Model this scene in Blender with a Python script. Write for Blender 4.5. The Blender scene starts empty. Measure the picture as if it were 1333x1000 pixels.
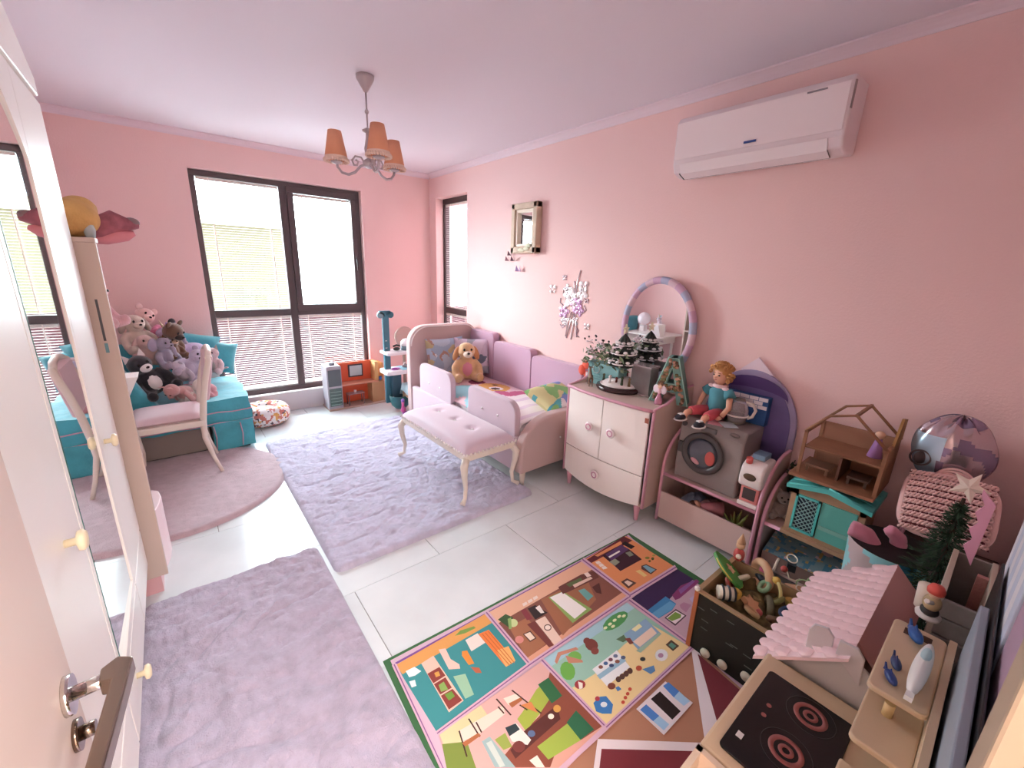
import bpy, math, random
import numpy as np
from mathutils import Matrix, Vector, noise
rnd = random.Random(7)
S = bpy.context.scene
C = bpy.data.collections.new('room'); S.collection.children.link(C)
PI = math.pi
# ------------------------------------------------------------ camera
CP = Vector((-2.69022, -5.01736, 1.61482)); FPX = 542.29
yaw, pit, rol = 0.687778, -0.269, 0.0346627
_f = Vector((math.sin(yaw)*math.cos(pit), math.cos(yaw)*math.cos(pit), math.sin(pit)))
_r = Vector((math.cos(yaw), -math.sin(yaw), 0)); _u = _r.cross(_f)
CR = _r*math.cos(rol)+_u*math.sin(rol); CU = -_r*math.sin(rol)+_u*math.cos(rol); CF = _f
cam = bpy.data.cameras.new('camera'); co = bpy.data.objects.new('camera', cam); C.objects.link(co)
cam.sensor_width = 36; cam.lens = 36*FPX/1333; cam.clip_start = .02
co.matrix_world = Matrix(((CR.x, CU.x, -CF.x, CP.x), (CR.y, CU.y, -CF.y, CP.y), (CR.z, CU.z, -CF.z, CP.z), (0, 0, 0, 1)))
S.camera = co
# ------------------------------------------------------------ world, light, exposure
S.view_settings.view_transform = 'Standard'; S.view_settings.look = 'None'
S.view_settings.gamma = 1; S.view_settings.use_curve_mapping = False
S.view_settings.exposure = 0.74
S.cycles.use_denoising = True
S.cycles.max_bounces = 10; S.cycles.diffuse_bounces = 6; S.cycles.sample_clamp_indirect = 8
w = bpy.data.worlds.new('sky'); S.world = w; w.use_nodes = True
bg = w.node_tree.nodes['Background']; bg.inputs[0].default_value = (.79, .96, 1.02, 1); bg.inputs[1].default_value = 15
def area(name, loc, rot, sx, sy, power, col, portal=False):
    l = bpy.data.lights.new(name, 'AREA'); l.shape = 'RECTANGLE'; l.size = sx; l.size_y = sy
    l.energy = power; l.color = col
    if portal: l.cycles.is_portal = True
    o = bpy.data.objects.new(name, l); C.objects.link(o); o.location = loc; o.rotation_euler = rot
    return o
area('back_window_portal', (-1.6, .25, 1.3), (-PI/2, 0, 0), 1.6, 2.3, 1, (1, 1, 1), True)
area('side_window_portal', (.3, -.5, 1.6), (0, PI/2, 0), 1.7, .75, 1, (1, 1, 1), True)
_s = bpy.data.lights.new('hazy_sun', 'SUN'); _s.energy = 5.5; _s.angle = math.radians(38); _s.color = (1, .97, .95)
_so = bpy.data.objects.new('hazy_sun', _s); C.objects.link(_so); _so.rotation_euler = Vector((1.55, -2.05, -.75)).to_track_quat('-Z', 'Y').to_euler(); _so.location = (-6, 6, 4)
area('hall_fill_light', (-2.2, -6.0, 2.45), (0, 0, 0), 1.4, .9, 140, (1, .96, .93))  # added soft fill from behind the camera; no known lamp hangs there
# ------------------------------------------------------------ helpers
def lin(h):
    if isinstance(h, str):
        h = h.lstrip('#'); c = [int(h[i:i+2], 16)/255 for i in (0, 2, 4)]
        return tuple(x/12.92 if x <= .04045 else ((x+.055)/1.055)**2.4 for x in c)
    return h
MC = {}
def M(col, rough=.6, metal=0., var=0., vs=8., bump=0., bs=60., trans=0., sheen=0., ior=None, alpha=1., coat=0.):
    key = (col, rough, metal, var, vs, bump, bs, trans, sheen, alpha, coat)
    if key in MC: return MC[key]
    m = bpy.data.materials.new('mat_%d' % len(MC)); m.use_nodes = True
    nt = m.node_tree; b = nt.nodes['Principled BSDF']; c = lin(col)
    b.inputs['Base Color'].default_value = (*c, 1); b.inputs['Roughness'].default_value = rough
    b.inputs['Metallic'].default_value = metal
    if trans: b.inputs['Transmission Weight'].default_value = trans
    if sheen: b.inputs['Sheen Weight'].default_value = sheen
    if coat: b.inputs['Coat Weight'].default_value = coat
    if ior: b.inputs['IOR'].default_value = ior
    if alpha < 1: b.inputs['Alpha'].default_value = alpha
    if var or bump:
        tc = nt.nodes.new('ShaderNodeTexCoord')
    if var:
        n = nt.nodes.new('ShaderNodeTexNoise'); n.inputs['Scale'].default_value = vs; n.inputs['Detail'].default_value = 5
        r = nt.nodes.new('ShaderNodeValToRGB'); e = r.color_ramp.elements
        e[0].position = .3; e[1].position = .7
        e[0].color = (*[x*(1-var) for x in c], 1); e[1].color = (*[min(1, x*(1+var*.6)) for x in c], 1)
        nt.links.new(tc.outputs['Object'], n.inputs['Vector']); nt.links.new(n.outputs['Fac'], r.inputs['Fac'])
        nt.links.new(r.outputs['Color'], b.inputs['Base Color'])
    if bump:
        n2 = nt.nodes.new('ShaderNodeTexNoise'); n2.inputs['Scale'].default_value = bs; n2.inputs['Detail'].default_value = 4
        bp = nt.nodes.new('ShaderNodeBump'); bp.inputs['Strength'].default_value = bump; bp.inputs['Distance'].default_value = .01
        nt.links.new(tc.outputs['Object'], n2.inputs['Vector']); nt.links.new(n2.outputs['Fac'], bp.inputs['Height'])
        nt.links.new(bp.outputs['Normal'], b.inputs['Normal'])
    MC[key] = m
    return m
def PANE():
    m = bpy.data.materials.new('window_glass'); m.use_nodes = True; nt = m.node_tree; nt.nodes.clear()
    o = nt.nodes.new('ShaderNodeOutputMaterial'); t = nt.nodes.new('ShaderNodeBsdfTransparent'); g = nt.nodes.new('ShaderNodeBsdfGlossy')
    g.inputs['Roughness'].default_value = .02; x = nt.nodes.new('ShaderNodeMixShader'); x.inputs[0].default_value = .05
    nt.links.new(t.outputs[0], x.inputs[1]); nt.links.new(g.outputs[0], x.inputs[2]); nt.links.new(x.outputs[0], o.inputs[0])
    return m
def at(px, py, ax, val):
    """the point of the plane ax=val that the camera sees at pixel (px, py)"""
    d = CF + CR*((px-666.5)/FPX) - CU*((py-500)/FPX); i = 'xyz'.index(ax)
    return CP + d*((val-CP[i])/d[i])
def rot(rx=0, ry=0, rz=0): return Matrix.Rotation(rz, 4, 'Z') @ Matrix.Rotation(ry, 4, 'Y') @ Matrix.Rotation(rx, 4, 'X')
def TR(x=0, y=0, z=0, rx=0, ry=0, rz=0, s=1.): return Matrix.Translation((x, y, z)) @ rot(rx, ry, rz) @ Matrix.Scale(s, 4)
class MB:
    def __init__(s): s.v = []; s.f = []; s.m = []; s.sm = []; s.T = Matrix.Identity(4)
    def add(s, vs, fs, mi=0, smooth=False):
        o = len(s.v)
        for p in vs: s.v.append(s.T @ Vector(p))
        for f in fs: s.f.append([o+i for i in f]); s.m.append(mi); s.sm.append(smooth)
        return s
    def box(s, x0, x1, y0, y1, z0, z1, mi=0):
        v = [(x, y, z) for z in (z0, z1) for y in (y0, y1) for x in (x0, x1)]
        return s.add(v, [(0, 2, 3, 1), (4, 5, 7, 6), (0, 1, 5, 4), (2, 6, 7, 3), (0, 4, 6, 2), (1, 3, 7, 5)], mi)
    def cb(s, c, d, mi=0): return s.box(c[0]-d[0]/2, c[0]+d[0]/2, c[1]-d[1]/2, c[1]+d[1]/2, c[2]-d[2]/2, c[2]+d[2]/2, mi)
    def prism(s, poly, ax, a, b, mi=0, smooth=False):
        n = len(poly); P = {'x': lambda p, t: (t, p[0], p[1]), 'y': lambda p, t: (p[0], t, p[1]), 'z': lambda p, t: (p[0], p[1], t)}[ax]
        v = [P(p, a) for p in poly]+[P(p, b) for p in poly]
        s.add(v, [list(range(n))[::-1], list(range(n, 2*n))], mi)
        o = len(s.v)-2*n
        for i in range(n):
            j = (i+1) % n; s.f.append([o+i, o+j, o+n+j, o+n+i]); s.m.append(mi); s.sm.append(smooth)
        return s
    def tube(s, pts, r, n=8, mi=0, cap=True, closed=False):
        pts = [Vector(p) for p in pts]; k = len(pts)
        if not hasattr(r, '__len__'): r = [r]*k
        vs = []; prev = None
        for i, p in enumerate(pts):
            a = pts[i-1] if (i or closed) else p; b = pts[(i+1) % k] if (i < k-1 or closed) else p
            t = (b-a).normalized()
            if prev is None: q = t.orthogonal().normalized()
            else:
                q = prev-t*prev.dot(t); q = q.normalized() if q.length > 1e-6 else t.orthogonal().normalized()
            prev = q; w2 = t.cross(q)
            for j in range(n):
                a2 = 2*PI*j/n; vs.append(p+(q*math.cos(a2)+w2*math.sin(a2))*r[i])
        fs = []
        for i in range(k if closed else k-1):
            for j in range(n):
                i2 = (i+1) % k; fs.append((i*n+j, i*n+(j+1) % n, i2*n+(j+1) % n, i2*n+j))
        s.add(vs, fs, mi, True)
        if cap and not closed:
            o = len(s.v)-k*n
            s.f += [[o+j for j in range(n)][::-1], [o+(k-1)*n+j for j in range(n)]]; s.m += [mi, mi]; s.sm += [False, False]
        return s
    def cyl(s, p0, p1, r0, r1=None, n=16, mi=0): return s.tube([p0, p1], [r0, r0 if r1 is None else r1], n, mi)
    def lathe(s, prof, c=(0, 0, 0), n=24, mi=0, smooth=True, ax='z', ecc=1., cap=True):
        vs = []
        for r, z in prof:
            for j in range(n):
                a = 2*PI*j/n; x, y = r*math.cos(a), r*math.sin(a)*ecc
                p = {'z': (x, y, z), 'x': (z, x, y), 'y': (x, z, y)}[ax]
                vs.append((p[0]+c[0], p[1]+c[1], p[2]+c[2]))
        k = len(prof); fs = [(i*n+j, i*n+(j+1) % n, (i+1)*n+(j+1) % n, (i+1)*n+j) for i in range(k-1) for j in range(n)]
        s.add(vs, fs, mi, smooth); o = len(s.v)-k*n
        if cap and prof[0][0] > 1e-5: s.f.append([o+j for j in range(n)][::-1]); s.m.append(mi); s.sm.append(False)
        if cap and prof[-1][0] > 1e-5: s.f.append([o+(k-1)*n+j for j in range(n)]); s.m.append(mi); s.sm.append(False)
        return s
    def ell(s, c, r, R=None, nu=14, nv=9, mi=0, pw=1.):
        if not hasattr(r, '__len__'): r = (r, r, r)
        R = R or Matrix.Identity(4); vs = []; c = Vector(c)
        sg = lambda t: math.copysign(abs(t)**pw, t)
        for i in range(nv+1):
            th = PI*i/nv-PI/2
            for j in range(nu):
                a = 2*PI*j/nu
                vs.append(c+(R @ Vector((r[0]*sg(math.cos(th))*sg(math.cos(a)), r[1]*sg(math.cos(th))*sg(math.sin(a)), r[2]*sg(math.sin(th))))))
        return s.add(vs, [(i*nu+j, i*nu+(j+1) % nu, (i+1)*nu+(j+1) % nu, (i+1)*nu+j) for i in range(nv) for j in range(nu)], mi, True)
    def torus(s, c, R, r, ax='z', n=24, k=8, mi=0, ecc=1.):
        P = {'z': lambda a: (R*math.cos(a), R*ecc*math.sin(a), 0), 'x': lambda a: (0, R*math.cos(a), R*ecc*math.sin(a)), 'y': lambda a: (R*math.cos(a), 0, R*ecc*math.sin(a))}[ax]
        return s.tube([Vector(c)+Vector(P(2*PI*i/n)) for i in range(n)], r, k, mi, closed=True)
    def grid(s, fn, nu, nv, mi=0, smooth=True, closeu=False):
        vs = [fn(i/nu, j/nv) for j in range(nv+1) for i in range(nu+(0 if closeu else 1))]
        W = nu+(0 if closeu else 1)
        return s.add(vs, [(j*W+i, j*W+(i+1) % W, (j+1)*W+(i+1) % W, (j+1)*W+i) for j in range(nv) for i in range(nu)], mi, smooth)
    def quad(s, p, mi=0): return s.add(p, [list(range(len(p)))], mi)
    def cushion(s, c, wx, wy, t, R=None, mi=0, n=12):
        R = R or Matrix.Identity(4); c = Vector(c)
        def f(sgn):
            def g(a, b):
                u = 2*a-1; v = 2*b-1
                h = (max(0, 1-u**4)*max(0, 1-v**4))**.5
                ux = u*(1-.07*(1-v*v)*abs(u)**3); vy = v*(1-.07*(1-u*u)*abs(v)**3)
                return c+(R @ Vector((ux*wx/2, vy*wy/2, sgn*t/2*h)))
            return g
        s.grid(f(1), n, n, mi); s.grid(f(-1), n, n, mi); return s
WM = {}
def tag(o, label=None, cat=None, group=None, kind=None):
    if label: o['label'] = label
    if cat: o['category'] = cat
    if group: o['group'] = group
    if kind: o['kind'] = kind
    return o
def thing(name, label, cat, loc=(0, 0, 0), rz=0, group=None, rx=0, ry=0, s=1.):
    o = bpy.data.objects.new(name, None); C.objects.link(o); o.empty_display_size = .05
    o.location = loc; o.rotation_euler = (rx, ry, rz); o.scale = (s, s, s)
    WM[o] = Matrix.Translation(loc) @ rot(rx, ry, rz) @ Matrix.Scale(s, 4)
    return tag(o, label, cat, group)
def put(name, mb, mats, parent=None, world=False, bev=0, label=None, cat=None, group=None, kind=None, sub=0, remesh=0, seg=2, solid=0):
    """one mesh object; world=True: the builder's coordinates are room coordinates"""
    me = bpy.data.meshes.new(name); vs = mb.v
    if parent is not None:
        Mw = WM[parent]
        if world: inv = Mw.inverted(); vs = [inv @ p for p in vs]
        # local: vertices already in the thing's own space
    org = None
    if parent is None and not world and vs:   # top-level mesh: origin at its base centre
        xs = [p.x for p in vs]; ys = [p.y for p in vs]; zs = [p.z for p in vs]
        org = Vector(((min(xs)+max(xs))/2, (min(ys)+max(ys))/2, min(zs))); vs = [p-org for p in vs]
    me.from_pydata([tuple(p) for p in vs], [], mb.f)
    if not isinstance(mats, (list, tuple)): mats = [mats]
    for m in mats: me.materials.append(m)
    me.polygons.foreach_set('material_index', mb.m); me.polygons.foreach_set('use_smooth', mb.sm)
    me.update()
    o = bpy.data.objects.new(name, me); C.objects.link(o)
    if org is not None: o.location = org
    WM[o] = Matrix.Identity(4)
    if parent is not None:
        o.parent = parent; WM[o] = WM[parent]
    if bev:
        b = o.modifiers.new('b', 'BEVEL'); b.width = bev; b.segments = seg; b.limit_method = 'ANGLE'; b.angle_limit = .7
    if solid:
        b = o.modifiers.new('s', 'SOLIDIFY'); b.thickness = solid; b.offset = 0
    if remesh:
        b = o.modifiers.new('r', 'REMESH'); b.mode = 'VOXEL'; b.voxel_size = remesh; b.use_smooth_shade = True
        b = o.modifiers.new('sm', 'SMOOTH'); b.factor = .5; b.iterations = 3
    if sub:
        b = o.modifiers.new('ss', 'SUBSURF'); b.levels = sub; b.render_levels = sub
    return tag(o, label, cat, group, kind)
def B(x0, x1, y0, y1, z0, z1, mi=0): return MB().box(x0, x1, y0, y1, z0, z1, mi)
def struct(name, mb, mats, parent=None, **k):
    return put(name, mb, mats, parent, True, kind='structure' if parent is None else None, **k)
def copy_tree(o, parent=None):
    c = o.copy(); C.objects.link(c); c.parent = parent; WM[c] = WM.get(o, Matrix.Identity(4))
    for ch in list(o.children): copy_tree(ch, c)
    return c
def rrect(x0, x1, y0, y1, r, n=6, rs=None):
    rs = rs or (r, r, r, r); out = []
    for (cx, cy, a0, rr) in ((x1, y1, 0, rs[0]), (x0, y1, 90, rs[1]), (x0, y0, 180, rs[2]), (x1, y0, 270, rs[3])):
        sx = -1 if cx == x1 else 1; sy = -1 if cy == y1 else 1
        for i in range(n+1 if rr else 1):
            a = math.radians(a0+90*i/n) if rr else 0
            out.append((cx+sx*rr+rr*math.cos(a), cy+sy*rr+rr*math.sin(a)) if rr else (cx, cy))
    return out
def star(n, r1, r2, ph=0): return [((r1 if i % 2 == 0 else r2)*math.sin(PI*i/n+ph), (r1 if i % 2 == 0 else r2)*math.cos(PI*i/n+ph)) for i in range(2*n)]
def nz(x, y, z=0.): return noise.noise(Vector((x, y, z)))
# ============================================================ the setting
XL, YF, H = -3.62, -5.24, 2.69
WALL = M('#efcdca', .85, bump=.15, bs=90)
def wall(name, axis, pos, out, a0, a1, holes, z1=H, mat=WALL):
    """wall slab with rectangular holes; axis 'x' = plane x=pos"""
    mb = MB(); cuts = sorted({a0, a1, *[h[0] for h in holes], *[h[1] for h in holes]})
    for p, q in zip(cuts, cuts[1:]):
        zs = [(0, z1)]
        for h in holes:
            if h[0] <= p+1e-6 and h[1] >= q-1e-6: zs = [(0, h[2]), (h[3], z1)]
        for za, zb in zs:
            if zb-za < 1e-4: continue
            t0, t1 = min(pos, pos+out), max(pos, pos+out)
            if axis == 'x': mb.box(t0, t1, p, q, za, zb)
            else: mb.box(p, q, t0, t1, za, zb)
    return struct(name, mb, mat)
wall('wall_back', 'y', 0, .22, XL-.2, .22, [(-2.40, -.85, .2, 2.4)])
wall('wall_right', 'x', 0, .22, YF-.2, 0, [(-.86, -.16, .25, 2.41)])
wall('wall_left', 'x', XL, -.2, YF-.2, 0, [])
wall('wall_front', 'y', YF, -.12, XL, 0, [(-3.05, -2.2, 0, 2.1)])
struct('ceiling', B(XL-.2, .22, YF-.2, .22, H, H+.15), M('#e3dde6', .9))
fl = struct('floor', B(XL-.2, .22, YF-1.9, .22, -.08, -.006), M('#8f9190', .8))
TILE = M('#e2eaec', .16, var=.10, vs=2.2, bump=.03, bs=12)
tm = B(-.488, .488, -.2435, .2435, -.0059, 0)
tile0 = None
for r in range(12):
    y = -2.189-.245-.49*(r-5) if False else -.229-.49*(r) + .245
    for k in range(5):
        x = -2.654+(.49 if r % 2 else 0)+.98*(k-2)+.49
        x0, x1 = max(x-.488, XL), min(x+.488, 0); y0, y1 = max(y-.2435, YF), min(y+.2435, 0)
        if x1-x0 < .02 or y1-y0 < .02: continue
        full = abs(x1-x0-.976) < 1e-4 and abs(y1-y0-.487) < 1e-4
        if full and tile0:
            t = tile0.copy(); C.objects.link(t); t.parent = fl; t.location = (x, y, 0)
        elif full:
            tile0 = put('tile', tm, TILE, fl); tile0.location = (x, y, 0)
        else: put('tile', B(x0, x1, y0, y1, -.0059, 0), TILE, fl)
# cornices
CORN = M('#e6d6de', .7)
cp = [(0, 0), (0, -.05), (.006, -.05), (.012, -.036), (.03, -.02), (.045, -.012), (.055, -.008), (.055, 0)]
struct('trim_1', MB().prism([(-a, H+b) for a, b in cp], 'x', XL, 0), CORN)      # along the back wall
struct('trim_2', MB().prism([(-a, H+b) for a, b in cp], 'y', YF, -.055), CORN)  # along the right wall
struct('baseboard_back', MB().box(-2.46, -.8, -.045, 0, .0, .20).box(-2.46, -.8, -.06, .0, .2, .222), M('#cfc9cf', .5), bev=.004)
# ---- back window: frames, sashes, blinds, panes
FR = M('#554a4c', .45, bump=.05)
BL = M('#d8d2cc', .5); CORD = M('#fff4ec', .6)
GL = PANE()
def blinds(par, a0, a1, z0, z1, pos, ax, pitch=.0235, depth=.0095, tilt=.2, cords=(.14, .86)):
    mb = MB(); n = int((z1-z0-.03)/pitch)
    for i in range(n):
        z = z1-.03-i*pitch; dz = depth/2*math.sin(tilt); dy = depth/2*math.cos(tilt)
        p = [(a0, pos-dy, z-dz), (a1, pos-dy, z-dz), (a1, pos+dy, z+dz), (a0, pos+dy, z+dz)]
        p += [(q[0], q[1], q[2]+.0012) for q in p]
        if ax == 'x': p = [(q[1], q[0], q[2]) for q in p]
        mb.add(p, [(0, 3, 2, 1), (4, 5, 6, 7), (0, 1, 5, 4), (1, 2, 6, 5), (2, 3, 7, 6), (3, 0, 4, 7)])
    put('slats', mb, BL, par, True, kind='stuff')
    def bx(a, b, c, d, e, f, mb):
        return mb.box(a, b, c, d, e, f) if ax == 'y' else mb.box(c, d, a, b, e, f)
    put('head_rail', bx(a0, a1, pos-.011, pos+.011, z1-.024, z1, MB()), BL, par, True, bev=.002)
    put('bottom_rail', bx(a0, a1, pos-.009, pos+.009, z0, z0+.012, MB()), BL, par, True, bev=.002)
    for c in cords:
        a = a0+(a1-a0)*c
        put('cord', bx(a-.004, a+.004, pos-.0115, pos-.0095, z0, z1, MB()), CORD, par, True)
win = thing('window_1', None, None, (-1.62, .1, .2)); tag(win, kind='structure')
y0, y1 = .065, .135
for (a, b, c, d) in ((-2.395, -.855, .205, .262), (-2.395, -.855, 2.345, 2.395), (-2.395, -2.352, .262, 2.345), (-.9, -.855, .262, 2.345),
                     (-1.672, -1.6, .262, 2.345), (-2.352, -1.672, 1.048, 1.118), (-1.6, -.9, 1.048, 1.118)):
    put('frame_bar', B(a, b, y0, y1, c, d), FR, win, True, bev=.004)
sash = put('sash', MB().box(-1.6, -.9, .05, .12, 1.095, 1.16).box(-1.6, -.9, .05, .12, 2.298, 2.36).box(-1.6, -1.54, .05, .12, 1.16, 2.298).box(-.957, -.9, .05, .12, 1.16, 2.298), FR, win, True, bev=.004)
put('handle', MB().box(-.936, -.92, .03, .05, 1.62, 1.69).box(-.934, -.922, .018, .032, 1.54, 1.665), M('#3c3536', .4), sash, True, bev=.003)
for (a, b, c, d) in ((-2.352, -1.672, 1.118, 2.345), (-1.54, -.957, 1.16, 2.298), (-2.352, -1.672, .262, 1.048), (-1.6, -.9, .262, 1.048)):
    put('pane', B(a, b, .112, .116, c, d), GL, win, True)
    blinds(win, a+.006, b-.006, c+.004, d-.004, .088, 'y')
# ---- side window in the right wall
w2 = thing('window_2', None, None, (.1, -.5, .25)); tag(w2, kind='structure')
FR2 = M('#3f2f30', .45)
for (a, b, c, d) in ((-.86, -.16, .25, .3), (-.86, -.16, 2.35, 2.41), (-.86, -.82, .3, 2.35), (-.205, -.16, .3, 2.35), (-.82, -.205, 1.04, 1.11)):
    put('frame_bar', B(.1, .17, a, b, c, d), FR2, w2, True, bev=.004)
for c, d in ((.3, 1.04), (1.11, 2.35)):
    put('pane', B(.145, .149, -.82, -.205, c, d), GL, w2, True)
    blinds(w2, -.815, -.21, c+.004, d-.004, .118, 'x', cords=(.25, .8), tilt=.3)
# ---- what stands outside the windows
mb = MB().box(-6, 3.2, 1.5, 1.6, -1, .93)
tag(put('parapet', mb, M('#35101a', .8, var=.15), None, True), 'low red balcony parapet seen through the lower window blinds', 'parapet')
tag(put('balcony_floor', B(-6, .25, .24, 1.5, -.3, -.05), M('#c9b3ad', .8), None, True), 'pale balcony floor outside the big window', 'balcony', kind='structure')
mb = MB().box(-5.5, .2, 9, 12, -4, 2.55); mb.prism([(-5.8, 2.5), (.5, 2.5), (.1, 2.8), (-5.4, 2.8)], 'y', 8.7, 12.2)
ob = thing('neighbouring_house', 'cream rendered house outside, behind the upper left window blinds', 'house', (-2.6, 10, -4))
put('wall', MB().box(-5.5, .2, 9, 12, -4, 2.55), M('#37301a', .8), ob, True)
put('roof', MB().prism([(-5.8, 2.5), (.5, 2.5), (.1, 2.75), (-5.4, 2.75)], 'y', 8.7, 12.2), M('#d9c7a8', .8), ob, True)
tag(put('garden_wall', B(1.6, 1.75, -5, 3, -2, 4.6), M('#8a555c', .8), None, True), 'dull red rendered wall outside the narrow side window', 'wall')
# ---- hallway behind the camera
struct('wall_hall', MB().box(-3.9, -.6, -7.2, -7.1, 0, 2.6).box(-3.9, -3.8, -7.2, -5.36, 0, 2.6).box(-.7, -.6, -7.2, -5.36, 0, 2.6), M('#efe3da', .9))
struct('ceiling_hall', B(-3.9, -.6, -7.2, -5.36, 2.6, 2.7), M('#f2ece6', .9))
struct('trim_4', B(-2.13, -2.05, -5.25, -5.088, 0, 2.15), M('#b3a088', .6), bev=.004)
struct('trim_3', MB().box(-3.1, -3.05, -5.37, -5.22, 0, 2.15).box(-2.2, -2.13, -5.37, -5.22, 0, 2.15).box(-3.1, -2.13, -5.37, -5.22, 2.1, 2.16), M('#94806a', .6), bev=.004)

# ============================================================ entry door (open, at the left edge)
DC = M('#d2c0b6', .45, bump=.04, bs=25)
dr = thing('door_1', None, None, (-2.93, -5.18, 0)); tag(dr, kind='structure')
put('door_leaf', B(-2.942, -2.902, -5.17, -4.16, .01, 2.05), DC, dr, True, bev=.003)
MET = M('#a08f80', .22, 1.)
hd = put('door_handle', MB().cyl((-2.902, -4.215, .955), (-2.893, -4.215, .955), .03, n=24).cyl((-2.893, -4.215, .955), (-2.842, -4.213, .955), .011, n=14), M('#d8d4d0', .12, 1.), dr, True, label='polished round rosette and neck')
put('lever', MB().prism([(-2.862, -4.20), (-2.842, -4.185), (-2.822, -4.20), (-2.827, -4.25), (-2.848, -4.42), (-2.868, -4.415), (-2.848, -4.235), (-2.862, -4.23)], 'z', .94, .968), MET, hd, True, bev=.003)
put('keyhole_plate', MB().cyl((-2.902, -4.225, .885), (-2.895, -4.225, .885), .024, n=24).cyl((-2.896, -4.225, .885), (-2.878, -4.225, .885), .011, n=14), M('#8b7a6c', .2, 1.), dr, True)

# ============================================================ wardrobe with mirror door along the left wall
WH = M('#f4efe9', .35); WX = -2.945
wd = thing('wardrobe', 'white wardrobe with arched crown and a tall mirror door along the left wall', 'wardrobe', (-3.3, -3.35, 0))
put('body', B(XL+.01, WX-.022, -4.13, -2.66, .21, 2.14), WH, wd, True)
cr = [(-4.13, 2.14), (-2.66, 2.14)]
arc = [(-2.66-1.47*i/20, 2.2+.2*math.sin(PI*i/20)) for i in range(21)]
put('crown', MB().prism([(-4.13, 2.14)]+arc[::-1]+[(-2.66, 2.14)], 'x', WX-.06, WX), WH, wd, True, bev=.006)
def stile_door(name, ya, yb, z0, z1):
    return put(name, B(WX-.02, WX, ya, yb, z0, z1), WH, wd, True, bev=.004)
ML, MR, MZ0, MZ1 = -3.60, -3.12, .42, 2.05
# mirror door: board with arched opening built around the glass
mdl = [(ML, MZ0+.02), (ML, MZ1-.18)]+[(ML+(MR-ML)*i/12, MZ1-.18+.18*math.sin(PI*i/12)) for i in range(1, 12)]+[(MR, MZ1-.18), (MR, MZ0+.02)]
_g = MB().prism([(a, b) for a, b in mdl], 'x', 0, .004)
for _p in _g.v: _p.x += WX-.016+.017*(_p.y-ML)
mir = put('mirror', _g, [M('#f2f4f2', .015, 1.)], wd, True, label='tall arched mirror glass')
put('mirror_edge', MB().box(WX-.012, WX+.001, ML-.006, ML, MZ0+.02, MZ1-.18), M('#1d6b5e', .2), mir, True, label='green glass edge')
fr = MB()
fr.box(WX-.02, WX, ML-.035, ML-.006, .405, 2.12); fr.box(WX-.02, WX, MR, MR+.03, .405, 2.12)
fr.box(WX-.02, WX, ML-.006, MR, .405, MZ0+.02)
top = [(ML-.006, 2.12), (MR, 2.12)]+[(a, b) for a, b in mdl[1:-1]][::-1]
fr.prism([(ML-.006, 2.12)]+mdl[1:-1]+[(MR, 2.12)], 'x', WX-.02, WX)
fr.box(WX-.02, WX-.013, ML, MR, MZ0, 2.1)
md = put('door', fr, WH, wd, True)
rd = stile_door('door', MR+.034, -2.665, .405, 2.12); ld = stile_door('door', -4.125, ML-.039, .405, 2.12)
KN = M('#efe0bd', .35)
def knob(par, y, z):
    put('knob', MB().lathe([(.009, 0), (.009, .018), (.022, .022), (.024, .03), (.018, .036), (0, .038)], (WX, y, z), 18, ax='x'), KN, par, True)
knob(rd, -3.02, .965); knob(ld, -3.80, 1.0)
for ya, yb, ky in ((-4.125, -3.64, -3.88), (-3.634, -3.09, -3.42), (-3.084, -2.665, -2.87)):
    d = stile_door('drawer', ya, yb, .215, .398)
    if ky == -3.42: knob(d, -3.46, .30)
    elif ky < -3.8: knob(d, ky, .31)
for y in (-4.07, -2.75):
    put('leg', MB().cyl((-3.05, y, .21), (-3.05, y, .0), .03, .018, 14), WH, wd, True)
    put('leg', MB().cyl((-3.55, y, .21), (-3.55, y, .0), .03, .018, 14), WH, wd, True)

# ============================================================ tall bookcase beyond the wardrobe
GY = M('#c6b4a8', .5)
bk = thing('bookcase', 'tall beige open bookcase standing between wardrobe and vanity table', 'bookcase', (-3.2, -2.3, 0))
bx0, bx1 = XL+.02, -2.885
side = put('side_panel', B(bx0, bx1, -2.62, -2.597, .1, 1.66), GY, bk, True, bev=.003)
put('slot', B(-2.925, -2.917, -2.6215, -2.6195, 1.27, 1.44), M('#3f3f44', .4), side, True)
put('latch', B(-2.926, -2.915, -2.6225, -2.6195, 1.22, 1.26), M('#5c8f98', .4), side, True)
put('side_panel', B(bx0, -3.0, -2.02, -2.0, .1, 1.66), GY, bk, True, bev=.003)
put('top', MB().prism([(bx0, -2.62), (bx1, -2.62), (bx1, -2.52), (-3.0, -2.0), (bx0, -2.0)], 'z', 1.66, 1.68), GY, bk, True, bev=.003)
for z in (.1, .45, .85, 1.25): put('shelf', B(bx0, -3.0, -2.597, -2.02, z, z+.018), GY, bk, True)
put('back_panel', B(bx0, bx0+.01, -2.6, -2.02, .1, 1.66), GY, bk, True)
put('plinth', B(bx0+.02, bx1-.03, -2.6, -2.02, 0, .1), M('#d9a8ac', .5), bk, True, label='pink recessed plinth')
put('drawer', MB().prism([(-2.885, -2.59), (-2.87, -2.52), (-2.864, -2.44), (-2.875, -2.37), (-2.9, -2.34), (-2.95, -2.34), (-2.95, -2.59)], 'z', .12, .44), M('#f3dcdf', .4), bk, True, bev=.004, label='pale pink bowed drawer front')

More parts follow.
